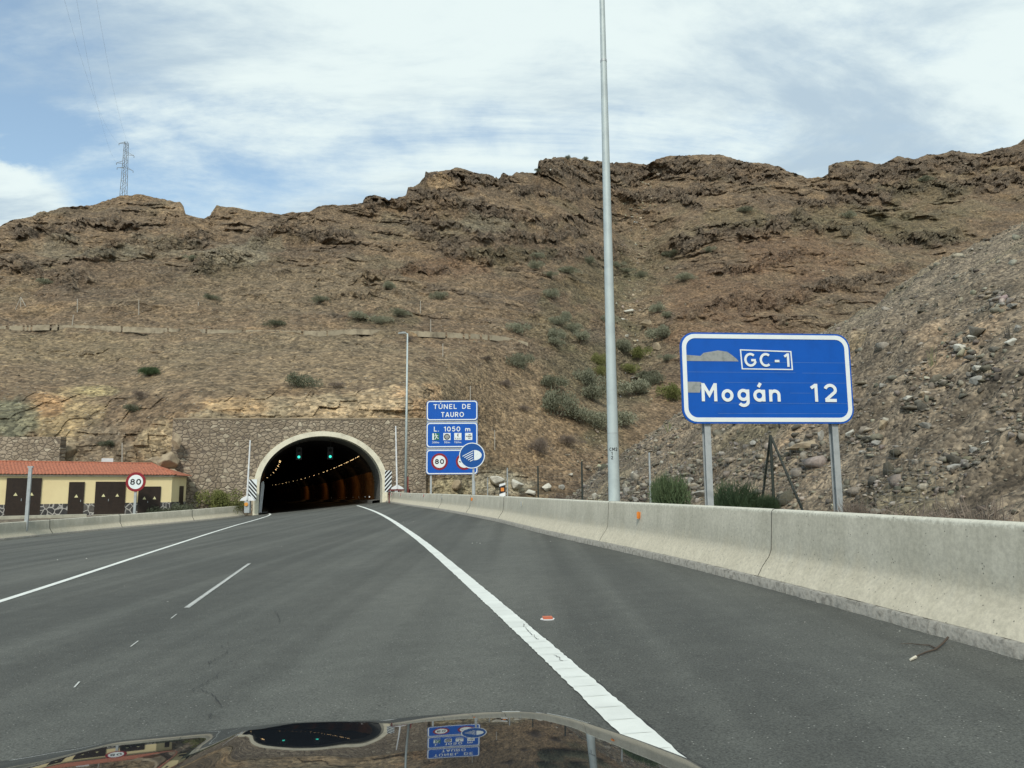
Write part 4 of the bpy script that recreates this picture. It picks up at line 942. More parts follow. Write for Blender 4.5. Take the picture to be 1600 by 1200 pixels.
# ------------------------------------------------------------------ tunnel name sign (three stacked panels)
yT = 60.0; a = pt(666.5, 626, yT); b = pt(746.5, 741, yT); W = b.x-a.x; H = a.z-b.z
S = empty('tunnel_sign', (a.x, yT, b.z), 0.0); tag(S, 'tall blue sign of three panels reading Túnel de Tauro', 'road sign')
def TX(u): return (u-666.5)/80*W
def TZ(v): return (741-v)/115*H
for i, (v0, v1) in enumerate(((626, 657.5), (660.5, 699.5), (702.5, 741))):
    z0, z1 = TZ(v1), TZ(v0); pn_ = MB().prism(rrect(0, W, z0, z1, .25), 0, .06).build('panel', M['sign_blue'], S)
    MB().ring2(rrect(.03, W-.03, z0+.03, z1-.03, .24), rrect(.11, W-.11, z0+.11, z1-.11, .18), -.01, -.001).build('border', M['sign_white'], pn_)
    if i == 0:
        text('TÚNEL  DE', TZ(631.5)-TZ(639), M['sign_white'], pn_, TX(706.5), TZ(639.3), width=TX(736)-TX(677.5), bold=.02, y=-.02)
        text('TAURO', TZ(644.3)-TZ(652), M['sign_white'], pn_, TX(707), TZ(652), width=TX(725)-TX(689.5), bold=.02, y=-.02)
    if i == 1:
        text('L.', TZ(667)-TZ(674.5), M['sign_white'], pn_, TX(682.3), TZ(674.5), width=TX(686.5)-TX(678.5), bold=.02, y=-.02)
        text('1050', TZ(667)-TZ(674.5), M['sign_white'], pn_, TX(706.5), TZ(674.5), width=TX(719.5)-TX(694), bold=.02, y=-.02)
        text('m', TZ(667)-TZ(674.5), M['sign_white'], pn_, TX(731), TZ(674.5), width=TX(735)-TX(727), bold=.02, y=-.02)
        for u, m_ in ((681.3, M['sign_green']), (698.7, M['sign_white']), (715.6, M['sign_white']), (732.5, M['sign_white'])):
            q = MB().prism([(TX(u-5.6), TZ(688)), (TX(u+5.6), TZ(688)), (TX(u+5.6), TZ(677)), (TX(u-5.6), TZ(677))], -.02, -.001).build('symbol_plate', m_, pn_)
            k = TX(1)-TX(0)
            def P_(pts, mt_, nm='symbol'): MB().prism([(TX(u)+x*k, TZ(682.5)+z*k) for x, z in pts], -.03, -.021).build(nm, mt_, q)
            def seg(x0, z0, x1, z1, w_, mt_):
                d = Vector((x1-x0, z1-z0)); nn = Vector((-d.y, d.x)).normalized()*w_/2
                return [(x0-nn.x, z0-nn.y), (x1-nn.x, z1-nn.y), (x1+nn.x, z1+nn.y), (x0+nn.x, z0+nn.y)]
            if m_ is M['sign_green']:
                P_([(-5.3, -5.2), (-2.8, -5.2), (-2.8, 5.2), (-5.3, 5.2)], M['sign_white'])
                mb = MB()
                def ad(pts): mb.prism([(TX(u)+x*k, TZ(682.5)+z*k) for x, z in pts], -.03, -.021)
                ad(disc(-.2, 4, 1.0, 12)); ad(seg(.4, 3, 1.2, -.6, 1.7, 0)); ad(seg(.4, 2.6, -2, .8, .9, 0)); ad(seg(.9, 2.4, 3.6, 1.2, .9, 0)); ad(seg(1.2, -.4, 3, -2.6, 1.1, 0)); ad(seg(3, -2.6, 4.6, -2.4, .9, 0)); ad(seg(.8, -.6, -.4, -2.8, 1.1, 0)); ad(seg(-.4, -2.8, -1.6, -4.6, 1, 0)); mb.build('running_figure', M['sign_white'], q)
            elif u < 700: P_(disc(0, -.2, 4.3, 24), M['bare'], 'symbol'); MB().ring2([(TX(u)+x*k, TZ(682.5)+z*k) for x, z in disc(0, -.2, 4.6, 24)], [(TX(u)+x*k, TZ(682.5)+z*k) for x, z in disc(0, -.2, 3.4, 24)], -.035, -.031).build('hose_reel', M['sign_black'], q)
            elif u < 720:
                P_([(-.4, 4.2), (.9, 4.9), (1.2, 3.6), (.5, 3.1), (.5, 1.6), (1.2, 1.0), (.8, -.2), (-.4, .4), (-1.0, 2.2)], M['sign_black'], 'handset')
                text('S.O.S', k*2.4, M['sign_black'], q, TX(u), TZ(682.5)-4.3*k, width=8.2*k, y=-.03, bold=.03)
            else:
                mb = MB()
                for pts in ([(-4.4, .2), (-2.2, 1.6), (-2.2, -1.2)], [(-1.4, 1.1), (4.4, 1.1), (4.4, .3), (-1.4, .3)], [(-1.4, -.2), (4.4, -.2), (4.4, -1), (-1.4, -1)], [(-.4, 3.2), (3, 3.2), (3, 2.4), (-.4, 2.4)], [(-1, -2.4), (3, -2.4), (3, -3.2), (-1, -3.2)]):
                    mb.prism([(TX(u)+x*k, TZ(682.5)+z*k) for x, z in pts], -.03, -.021)
                mb.build('arrow_symbol', M['sign_black'], q)
        for u, tx in ((681, '300m'), (699, '50m'), (715.5, '150m')):
            text(tx, TZ(690)-TZ(692.8), M['sign_white'], pn_, TX(u), TZ(692.8), width=TX(11 if len(tx) > 3 else 9)-TX(0), bold=.02, y=-.02)
    if i == 2:
        for u in (687.3, 725.5):
            ce = (TX(u), TZ(721.2)); k = TX(1)-TX(0)
            q = MB().prism(disc(ce[0], ce[1], 12.9*k), -.02, -.001).build('limit_ring', M['sign_red'], pn_)
            MB().prism(disc(ce[0], ce[1], 9.6*k), -.03, -.021).build('limit_face', M['sign_white'], q)
            if u < 700: text('80', k*7.2, M['sign_black'], q, ce[0], ce[1]-3.4*k, width=14*k, y=-.04, wt=1.4)
            else:
                mb = MB(); mb.prism([(ce[0]+x*k, ce[1]+z*k) for x, z in ((-8, -.9), (-5.6, -.9), (-5.6, -2), (-3.2, -.2), (-5.6, 1.4), (-5.6, .5), (-8, .5))], -.045, -.031); mb.prism([(ce[0]+x*k, ce[1]+z*k) for x, z in ((8, -.9), (5.6, -.9), (5.6, -2), (3.2, -.2), (5.6, 1.4), (5.6, .5), (8, .5))], -.045, -.031); mb.build('width_arrows', M['sign_black'], q)
mb = MB(); mb.box(.02, W-.02, .0605, .10, .3, H-.3); mb.build('backing_rail', M['galv'], S)
ipost(S, TX(674), -2.2, H*.9, y=.11, w=.14); ipost(S, TX(739), -2.2, H*.9, y=.11, w=.14)

# ------------------------------------------------------------------ dipped headlight sign
yH = 39.5; X, T = ray(737.5, 711.8); k = yH/1190
S = empty('headlight_sign', (X*yH, yH, T*yH), -.03); tag(S, 'round blue headlight sign on a post overlapping the tunnel sign', 'road sign')
d_ = MB().prism(disc(0, 0, 20*k, 48), 0, .04).build('disc', M['sign_blue2'], S)
MB().ring2(disc(0, 0, 19.9*k, 48), disc(0, 0, 18.6*k, 48), -.01, -.001).build('rim', M['sign_white'], d_)
lamp = [(3.2*k, -7.8*k)] + [(3.2*k+12*k*math.cos(a_)*.98, 7.9*k*math.sin(a_)) for a_ in np.linspace(-1.45, 1.45, 20)] + [(3.2*k, 7.8*k)]
MB().prism([(x, z+.6*k) for x, z in lamp], -.012, -.001).build('lamp_shape', M['sign_white'], d_)
mb = MB()
for i, (x0, z0, x1, z1) in enumerate(((2.2, 7.6, -14.6, -1.0), (1.6, 4.0, -11.8, -3.0), (1.4, .6, -9, -5.0), (1.4, -3.0, -6.2, -7.0), (2.2, -6.2, -3, -8.8))):
    dd_ = Vector((x1-x0, z1-z0)).normalized(); nn = Vector((-dd_.y, dd_.x))*.52
    mb.prism([((x0-nn.x)*k, (z0-nn.y)*k), ((x1-nn.x)*k, (z1-nn.y)*k), ((x1+nn.x)*k, (z1+nn.y)*k), ((x0+nn.x)*k, (z0+nn.y)*k)], -.012, -.001)
mb.build('beam_lines', M['sign_white'], d_)
mb = MB(); mb.box(-.03+.05, .09+.03, .045, .11, -3.3, 8*k); mb.build('post', M['galv'], S)

# ------------------------------------------------------------------ left speed limit sign, bare sign post
yS = 60.5; X, T = ray(212, 753); k = yS/1180
S = empty('speed_limit_sign', (X*yS, yS, T*yS), .1); tag(S, 'round red rimmed 80 speed limit sign in front of the yellow building', 'road sign')
d_ = MB().prism(disc(0, 0, 14.6*k, 44), 0, .05).build('red_disc', M['sign_red'], S)
MB().prism(disc(0, 0, 10.8*k, 40), -.01, -.001).build('white_face', M['sign_white'], d_)
text('80', k*8.4, M['sign_black'], d_, 0, -4.1*k, width=15.5*k, wt=1.4, y=-.014)
mb = MB(); mb.box(-.09, .09, .055, .16, -3.4, 10*k); mb.build('post', M['galv'], S)
yS = 47.0; p0 = pt(41, 819, yS); p1 = pt(46.5, 731, yS); p1.x = p0.x+.05
S = empty('sign_post', (p0.x, yS, p0.z-.4), 0); tag(S, 'bare grey steel post standing before the double door at the left edge', 'post')
mb = MB(); mb.box(-.10, .10, -.05, .05, 0, p1.z-p0.z+.4); mb.build('shaft', M['galv'], S); MB().box(-.16, .16, -.06, .06, p1.z-p0.z+.41, p1.z-p0.z+.50).build('cap', M['galv'], S)

# ------------------------------------------------------------------ lamp posts
yP = 17.2; pb = pt(960, 783, yP); gz = -1.25
S = empty('lamp_post', (pb.x, yP, gz), 0); tag(S, 'tall tapering grey lamp post rising out of the frame beside the barrier', 'lamp post')
sh = MB(); sh.tube((0, 0, 0), (0, 0, 11.4), .134, .075, 20, cap=False); sh.tube((0, 0, 11.4), (0, 0, 14.6), .070, .055, 20, cap=False); sh.build('shaft', M['pole'], S, smooth=True)
MB().tube((0, 0, 11.36), (0, 0, 11.42), .080, .078, 20).build('collar', M['galv'], S); mb = MB(); mb.tube((0, 0, 2.46), (0, 0, 2.468), .1255, .1255, 20); mb.tube((0, 0, .55), (0, 0, .558), .1345, .1345, 20); mb.build('seam', M['galv'], S)
mb = MB(); mb.tube((0, 0, 14.5), (-1.6, .2, 14.9), .035, .03, 10); mb.build('arm', M['pole'], S)
MB().box(-2.3, -1.5, .05, .33, 14.84, 15.0).build('luminaire', M['galv'], S)
MB().box(-.2, .2, -.2, .2, -.1, .03).build('base_plate', M['galv'], S)
def ptext(s, h, dz, dx, nm):
    o = text(s, h, M['sign_black'], S, 0, 0, y=0, name=nm); me = o.data
    for v_ in me.vertices:
        x = v_.co.x+dx; rr = .126 - (.0 if v_.co.y > 0 else .0); v_.co = Vector((math.sin(x/.122)*(.123-v_.co.y), -math.cos(x/.122)*(.1235-v_.co.y), v_.co.z+dz))
zt = pt(960, 702.5, yP).z-gz
ptext('CM2', .075, zt-.035, -.01, 'stencil_mark'); ptext('1', .075, pt(953, 709.5, yP).z-gz-.03, -.045, 'stencil_mark'); ptext('2', .075, pt(953, 716, yP).z-gz-.03, -.045, 'stencil_mark')
yQ = 68.5; pb = pt(633.8, 771, yQ); tpz = pt(634, 521, yQ).z
S = empty('lamp_post', (pb.x, yQ, -1.3), 0); tag(S, 'distant slender lamp post with a small head beside the tunnel portal', 'lamp post')
hh = tpz+1.3
MB().tube((0, 0, 0), (0, 0, hh), .13, .065, 12).build('shaft', M['pole'], S, smooth=True)
mb = MB(); mb.tube((0, 0, hh-.05), (-.25, 0, hh+.02), .05, .05, 8); mb.build('arm', M['pole'], S); MB().prism([(-.85, hh-.05), (-.1, hh-.02), (-.1, hh+.1), (-.3, hh+.16), (-.8, hh+.08)], -.15, .15).build('luminaire', M['bare'], S)
MB().box(-.22, .22, -.22, .22, -.1, .04).build('base_plate', M['galv'], S)

# ------------------------------------------------------------------ delineator on the barrier
yD = yof(785, 775, xR, o=.36); p, a_ = bpoint(xR, 1, zs, yD, .365, .957); k = yD/1190
S = empty('delineator_post', p, 0.05); tag(S, 'short white post with a black band and orange reflector on the barrier', 'delineator')
w_ = 4.6*k; h_ = 20.5*k
MB().prism([(-w_, 0), (w_, 0), (w_, h_), (-w_, h_*.87)], -.04, .04).build('body', M['white'], S)
MB().prism([(-w_-.003, h_*.16), (w_+.003, h_*.30), (w_+.003, h_*.84), (-w_-.003, h_*.70)], -.047, .047).build('black_band', M['sign_black'], S)
MB().box(-w_*.55, w_*.55, -.056, -.048, h_*.36, h_*.62).build('reflector', M['orange'], S)

# ------------------------------------------------------------------ lifting gates beside the tunnel
def gate(u0, v0, u1, v1, y, label, lampside):
    b, t = pt(u0, v0, y), pt(u1, v1, y); S = empty('lifting_gate', (b.x, y, b.z-1.2), 0); tag(S, label, 'barrier gate', 'raised gates beside the tunnel mouth')
    MB().box(-.22, .22, -.2, .2, 0, 1.15).build('housing', M['galv'], S)
    MB().tube((0, -.25, 1.1), (t.x-b.x, -.25, t.z-b.z+1.2), .085, .06, 8).build('arm', M['white'], S)
    MB().prism([(-.62, 1.02), (.62, 1.02), (.5, 1.22), (.12, 1.42), (-.12, 1.42), (-.5, 1.22)], -.22, .1).build('counterweight', M['white'], S); return S
G1 = gate(387.5, 779, 392.5, 688, 66.5, 'raised white gate arm with an amber lamp left of the tunnel', 1)
MB().tube((-.05, -.30, .72), (-.05, -.22, .72), .16, n=16).build('amber_lamp', simple('amber_lens', (.75, .33, .06), .4), G1)
G2 = gate(621, 762, 619, 666, 71.0, 'raised white gate arm standing in front of the wall right of the tunnel', 0)
yA = 70.0; a, b = pt(602, 766, yA), pt(641, 768, yA)
S = empty('red_rail', (a.x, yA, -1.3), 0); tag(S, 'low dark red rail with posts behind the barrier by the tunnel', 'railing')
mb = MB(); mb.box(.3, b.x-a.x, -.04, .04, a.z+1.3-.05, a.z+1.3+.09); mb.build('rail', simple('dark_red_paint', (.14, .02, .018), .6), S)
for x in (.35, 1.2, 2.1, b.x-a.x-.06): MB().box(x-.05, x+.05, .045, .12, 0, a.z+1.3).build('post', simple('dark_red_paint', (.14, .02, .018), .6), S)
p = pt(636.5, 769, 69.0); S = MB().box(-.09, .09, -.05, .05, 0, 1.35+1.0).build('marker_post', M['pink']); S.location = (p.x, 69.0, p.z-1.0); tag(S, 'pale red marker post beside the distant lamp post', 'post')

# ------------------------------------------------------------------ service building
PB = [pt(-260, 770, 50.4), pt(268, 770, 63.6), pt(290.5, 770, 67.2)]
fx = (PB[1]-PB[0]); fx.z = 0; LN = fx.length; fa = math.atan2(fx.y, fx.x); zg_ = -1.80; EV = 1.26
S = empty('service_building', (PB[0].x, PB[0].y, zg_), fa); tag(S, 'low yellow service building with dark doors and a red tiled roof', 'building')
inv = (Matrix.Translation(S.location) @ Matrix.Rotation(fa, 4, 'Z')).inverted()
q = inv @ Vector((PB[2].x, PB[2].y, zg_)); DP = 4.6; EH = EV-zg_
fp = [(0, 0), (LN, 0), (q.x, q.y), (q.x-.4, max(q.y+.5, DP)), (0, DP)]
n = len(fp)
def wall_mesh(z0, z1, off=0.0):
    cx = sum(p_[0] for p_ in fp)/n; cy = sum(p_[1] for p_ in fp)/n; vs = []
    f2 = [(x+(off if x > LN/2 else -off), y+(off if y > 1 else -off)) for x, y in fp]
    vs = [(x, y, z0) for x, y in f2]+[(x, y, z1) for x, y in f2]
    return MB().add(vs, [tuple(range(n-1, -1, -1)), tuple(range(n, 2*n))]+[(i, (i+1) % n, n+(i+1) % n, n+i) for i in range(n)])
wall_mesh(-.6, EH-.002).build('wall', M['yellow'], S)
wall_mesh(-.6, (-.895-zg_), .045).build('stone_plinth', M['plinth'], S)
wall_mesh(EH-.12, EH+.02, .10).build('eaves_trim', M['cream'], S)
def bx_at(u, y=None):   # photo column -> distance along the front
    X, _ = ray(u, 780); o = S.location; e = (math.cos(fa), math.sin(fa)); return solve_s(X, o, e)
def dz_(v, s):  # local height of photo row at front position s
    wpx = S.matrix_world @ Vector((s, 0, 0)) if False else (Matrix.Translation(S.location) @ Matrix.Rotation(fa, 4, 'Z')) @ Vector((s, 0, 0))
    u = 800+1180*wpx.x/wpx.y; _, T = ray(u, v); return T*wpx.y - zg_
for (u0, u1, v0, v1, dbl) in ((9.5, 62, 748, 806, 1), (107.5, 129.5, 754, 804.5, 0), (149, 194, 753.5, 802.5, 1), (216.5, 249.3, 761, 802, 1), (-110, -60, 748, 812, 1)):
    s0, s1 = bx_at(u0), bx_at(u1); sm_ = (s0+s1)/2; z1 = dz_(v0, sm_); z0 = dz_(v1, sm_)
    dr = MB(); dr.box(s0, s1, -.055, -.0, z0-.04, z1)
    for i in range(int((z1-z0)/.11)):   # louvre ribs
        z = z0+.06+i*.11
        for (a0, a1) in (((s0+.08, (s0+s1)/2-.05), ((s0+s1)/2+.05, s1-.08)) if dbl else ((s0+.08, s1-.08),)): dr.box(a0, a1, -.068, -.0555, z, z+.05)
    D = dr.build('door', M['door'], S); D['label'] = 'dark brown louvred metal door'
    fr = MB(); fr.box(s0-.05, s0, -.075, 0.01, z0-.04, z1+.05); fr.box(s1, s1+.05, -.075, .01, z0-.04, z1+.05); fr.box(s0, s1, -.075, .01, z1, z1+.05)
    if dbl: fr.box((s0+s1)/2-.015, (s0+s1)/2+.015, -.075, -.056, z0, z1-.002)
    fr.build('frame', M['door'], D)
    for c in ((s0*.74+s1*.26, s0*.26+s1*.74) if dbl else ((s0+s1)/2,)):
        zc = z0+(z1-z0)*.585; MB().prism([(c-.13, zc-.11), (c+.13, zc-.11), (c, zc+.12)], -.085, -.069).build('warning_triangle', M['tri'], D)
    hc = (s0+s1)/2-.12 if dbl else s1-.16; MB().box(hc-.02, hc+.02, -.10, -.076, z0+(z1-z0)*.40, z0+(z1-z0)*.47).build('handle', M['galv'], D)
    st_p = MB(); st_p.box(s0-.15, s1+.15, -.35, -.08, z0-.10, z0-.045); st_p.build('doorstep', M['ledge'], S)
# narrow door on the chamfered end wall
e0, e1 = Vector((LN, 0, 0)), Vector((q.x, q.y, 0)); ed = (e1-e0).normalized(); en = Vector((ed.y, -ed.x, 0)); el = (e1-e0).length
f0, f1 = e0+ed*el*.52+en*.06, e0+ed*el*.78+en*.06
mb = MB(); zt0, zt1 = .1, EH-.85
mb.add([f0+Vector((0, 0, zt0)), f1+Vector((0, 0, zt0)), f1+Vector((0, 0, zt1)), f0+Vector((0, 0, zt1)), f0-en*.05+Vector((0, 0, zt0)), f1-en*.05+Vector((0, 0, zt0)), f1-en*.05+Vector((0, 0, zt1)), f0-en*.05+Vector((0, 0, zt1))],
       [(0, 1, 2, 3), (0, 3, 7, 4), (1, 5, 6, 2), (3, 2, 6, 7)]); mb.build('door', M['door'], S)
# hipped roof with rolled tiles
RH = .98; ov = .32; RD = DP/2
roof = MB(); y0r, y1r = -ov, DP+ov; xr0, xr1 = -ov, LN+ov*.6; ridge_x = bx_at(247); zr0 = EH+.022
tw = .23; xs_ = np.arange(xr0, xr1, tw/6)
def zroof(x, t):  # t 0 eave..1 ridge
    return zr0 + RH*t + .045*abs(math.sin(math.pi*(x-xr0)/tw)) + .012
nt_ = 14; vs = []; fs = []
for ix, x in enumerate(xs_):
    tm = 1.0 if x < ridge_x else max(0.02, 1-(x-ridge_x)/(xr1-ridge_x))
    for k2 in range(nt_+1):
        t = tm*k2/nt_; y = y0r + (RD-y0r)*t; vs.append((x, y, zroof(x, t)+.016*((k2 % 2))))
for ix in range(len(xs_)-1):
    for k2 in range(nt_): a_ = ix*(nt_+1)+k2; fs.append((a_, a_+nt_+1, a_+nt_+2, a_+1))
roof.add(vs, fs)
ex = Vector((q.x+.45, q.y-.2, zr0+.01))
roof.add([(xr1, y0r, zr0), tuple(ex), (q.x+.2, y1r, zr0), (ridge_x, RD, zr0+RH), (xr0, y1r, zr0), (xr0, RD, zr0+RH), (xr0, y0r, zr0)], [(0, 1, 3), (1, 2, 3), (3, 2, 4, 5), (5, 4, 6)])
roof.build('roof', M['tile'], S, fix=False)
mb = MB(); mb.tube((xr0, RD, zr0+RH+.03), (ridge_x, RD, zr0+RH+.03), .09, n=8); mb.tube((ridge_x, RD, zr0+RH+.03), (xr1, y0r, zr0+.06), .07, n=8); mb.build('ridge_tiles', M['tile'], S)
s0 = bx_at(173)
MB().box(s0-.2, s0+.55, RD+.3, RD+.9, zr0+.6, zr0+RH+.42).build('roof_vent', M['white'], S)
# platform kerb in front of the building
mb = MB(); a, b = pt(-200, 812, 48.5), pt(135, 812, 56.5)
a.z = b.z = 0; dn = (b-a).normalized(); nn = Vector((-dn.y, dn.x, 0))
for i in range(1): mb.add([Vector((p_.x, p_.y, z)) for p_ in (a, b, b+nn*.5, a+nn*.5) for z in (-2.1, -1.62)], [(0, 2, 3, 1), (1, 3, 5, 7), (4, 6, 7, 5), (0, 1, 7, 6), (2, 4, 5, 3)])
o = mb.build('kerb_wall', M['ledge']); tag(o, 'low pale kerb between the left barrier and the yellow building', 'kerb')

# ------------------------------------------------------------------ masonry wall at far left
a, b = pt(-240, 683, 66.5), pt(95, 685, 67.8); H = a.z+3; ln = (Vector((b.x-a.x, b.y-a.y, 0))).length
S = MB().box(0, ln, 0, 1.0, 0, H).build('stone_wall', M['wall']); S.location = (a.x, a.y, -3); S.rotation_euler = (0, 0, math.atan2(b.y-a.y, b.x-a.x)); tag(S, 'grey stone retaining wall behind the left end of the yellow building', 'wall')

# ------------------------------------------------------------------ terrace wall along the hillside
tw_pts = [(-60, 512), (0, 511), (70, 509), (140, 510), (200, 512), (300, 516), (400, 517.5), (500, 518.5), (560, 515.5), (620, 517.5), (700, 521), (770, 525), (800, 530), (826, 537)]
us, vs_ = zip(*tw_pts); mb = MB()
uu = np.arange(-60, 826, 3.0); base_ = [onm(u, float(np.interp(u, us, vs_))+1.6) for u in uu]
yb = np.array([p_.y for p_ in base_]); kk = np.hanning(15); kk /= kk.sum(); yb = np.array([yb[max(0, i-3):i+4].min() for i in range(len(yb))]); yb = np.minimum(np.convolve(np.pad(yb, 7, mode='edge'), kk, 'valid'), yb+.3)
prev = None
for i, u in enumerate(uu):
    v = float(np.interp(u, us, vs_)); y = yb[i]-.55
    X, Tt = ray(u, v-1.5); _, Tb = ray(u, v+1.6)
    top, bot = Tt*y, Tb*y-.5; x = X*y
    if prev and not (random.random() < (.25 if u < 60 else .05)):
        x0, y0_, t0, b0 = prev; jt = (random.random()-.5)*.10
        mb.add([(x0, y0_, b0), (x, y, bot), (x, y, top+jt), (x0, y0_, t0+jt), (x0, y0_+.8, b0), (x, y+.8, bot), (x, y+.8, top+jt), (x0, y0_+.8, t0+jt)],
               [(0, 1, 2, 3), (3, 2, 6, 7)])
    prev = (x, y, top, bot)
o = mb.build('terrace_wall', simple('pale_dry_stone', (.38, .325, .23), .95, c2=(.20, .165, .115), scale=.9)); tag(o, 'long pale dry stone wall running across the hillside above the tunnel', 'wall')

# ------------------------------------------------------------------ roadside fence
S = empty('mesh_fence', (3, 30, -1.25)); tag(S, 'wire mesh fence with dark posts along the foot of the scree', 'fence'); SI = Vector((3, 30, -1.25))
fpts = [(1480, 700, 815, 15.5), (1370, 690, 808, 17.5), (1210, 680, 800, 20.5), (1017, 707, 788, 28), (910, 721, 781, 40), (841, 728, 778, 48), (793, 731, 775, 56), (762, 746, 773, 63), (742, 752, 772, 69)]
tops = []
for i, (u, v0, v1, y) in enumerate(fpts):
    t, b = pt(u, v0, y), pt(u, v1, y); gzz = max(-1.35, min(float(zscree_f(t.x, y)), b.z+.1)) if i > 2 else -1.3; t.x = b.x; tops.append((t, gzz))
    m_ = M['dark_metal'] if i in (0, 1, 2, 4, 5) else M['galv']; r_ = .05 if y < 35 else .065
    if i > 1: o = MB().tube(Vector((t.x, t.y, gzz-.3)), t, r_*.75, n=6).build('post', m_, S); o.location = -SI
for du, dv in ((1186, 797), (1263, 802)):
    t = tops[2][0]; f_ = pt(du, dv, 20.5 + (1.2 if du < 1210 else -.6)); 
    o = MB().tube(t, Vector((f_.x, f_.y, f_.z-.3)), .032, n=6).build('brace', M['dark_metal'], S); o.location = -SI
mb = MB()
for (t0, g0), (t1, g1) in zip(tops[:-1], tops[1:]):
    L_ = (t1-t0).length; n = int(L_/.22); r_ = .0022 + .00010*t0.y
    for k in range(9):
        q_ = k/8; mb.tube(Vector((t0.x, t0.y, g0+(t0.z-.05-g0)*q_)), Vector((t1.x, t1.y, g1+(t1.z-.05-g1)*q_)), r_, n=3, cap=False)
    if t0.y < 30:
        for k in range(n):
            q_ = k/n; p_ = t0.lerp(t1, q_); g_ = g0+(g1-g0)*q_; mb.tube(Vector((p_.x, p_.y, g_)), Vector((p_.x, p_.y, p_.z-.05)), .0022, n=3, cap=False)
o = mb.build('wire_mesh', M['wire'], S); o.location = -SI
# small posts on the hillside
for i, (u, v0, v1, lab) in enumerate(((121, 467, 486, 'thin pale post above the terrace wall at left'), (217, 469, 487, 'thin post on the slope, second from the left above the terrace wall'), (310, 472, 491, 'thin post on the slope, third from the left above the terrace wall'),
        (657, 470, 488, 'thin post high above the distant lamp post'), (673, 499, 517, 'thin post just above the terrace wall near its right end'), (692, 537, 554, 'thin post below the terrace wall near its right end'), (735, 603, 625, 'thin post right above the blue tunnel sign'), (773, 672, 700, 'thin post on the slope right of the blue tunnel sign'),
        (115, 492, 509, 'leaning post touching the terrace wall at left'), (191, 692, 727, 'thin post on the rock behind the yellow building'))):
    b = onm(u, v1); y = b.y-.3; t = pt(u, v0, y); b = pt(u-(3 if 'leaning' in lab else 0), v1+2, y); b.z -= .3
    o = MB().tube(b, t, .055, n=5).build('fence_post', simple('pale_post', (.42, .39, .33), .8) if i == 0 else o.data.materials[0]); tag(o, lab, 'fence post', 'old fence posts on the hillside')
b = onm(32, 482); y = b.y-.4; t = pt(32.5, 464, y); S = empty('survey_tripod', t); tag(S, 'thin pale tripod standing on the hillside at far left', 'tripod')
for u, v in ((24, 482), (32.5, 483), (44, 484)): f_ = pt(u, v, y); f_.z -= .2; MB().tube((0, 0, 0), f_-t, .05, n=5).build('leg', o.data.materials[0], S)

# ------------------------------------------------------------------ pylon on the ridge with its wires
b = onm(192, 306); y = b.y+3; k = y/1150
def PY(u, v): X, T = ray(u, v); return Vector((X*y, y, T*y))
base_p = PY(192.5, 312); S = empty('pylon', base_p); tag(S, 'steel lattice power pylon standing on the ridge at left', 'pylon')
def lp(u, v, dy=0): p_ = PY(u, v)-base_p; p_.y += dy; return p_
mb = MB(); r_ = .055; hw0, hw1 = 3.9*k, 2.2*k; zt = lp(197, 222).z; ax = lp(197, 222).x*0.55
def cn(t, sx, sy): hw = hw0+(hw1-hw0)*t; return Vector((ax*t+sx*hw, sy*hw, zt*t))
nb_ = 15
for sx in (-1, 1):
    for sy in (-1, 1): mb.tube(cn(0, sx, sy), cn(1, sx, sy), r_, n=4)
for i in range(nb_):
    t0, t1 = i/nb_, (i+1)/nb_; sg = 1 if i % 2 else -1
    for sy in (-1, 1): mb.tube(cn(t0, -sg, sy), cn(t1, sg, sy), r_*.6, n=3)
    for sx in (-1, 1): mb.tube(cn(t0, sx, -sg), cn(t1, sx, sg), r_*.6, n=3)
mb.build('lattice_mast', M['wire'], S)
ins = []
for (u0, v0, u1, v1, ub, vb) in ((197, 221.5, 186, 224, 196, 224.5), (200, 238, 209.5, 243.5, 200, 242), (193, 251, 182, 254.5, 194, 256), (194, 261.5, 183, 262, 194, 262.5), (200, 262, 208, 267, 200, 264)):
    mb = MB(); p1 = lp(u1, v1); mb.tube(lp(u0, v0), p1, .05, n=4); mb.tube(lp(ub, vb), p1, .05, n=4); mb.tube(lp((u0+u1)/2, (v0+v1)/2), lp((ub+u1)/2, (vb+v1)/2), .035, n=3); mb.build('crossarm', M['wire'], S)
    MB().tube(p1, p1-Vector((0, 0, 3.2*k)), .06, n=5).build('insulator', M['wire'], S); ins.append(p1+base_p)
for i, (j, u1, v1) in enumerate(((0, 98, -10), (2, 118, -10), (1, 149, -10))):
    a = ins[j]; X, T = ray(u1, v1); b = Vector((X*75, 75, T*75)); pts = [a.lerp(b, t)-Vector((0, 0, 5*4*t*(1-t)*.6)) for t in np.linspace(0, 1, 20)]
    o = MB().path(pts, .007, 3).build('power_line', simple('cable_grey', (.32, .36, .40), .6)); tag(o, ('leftmost', 'middle', 'rightmost')[i] + ' of the three thin power lines running up from the pylon', 'cable', 'power lines from the pylon')

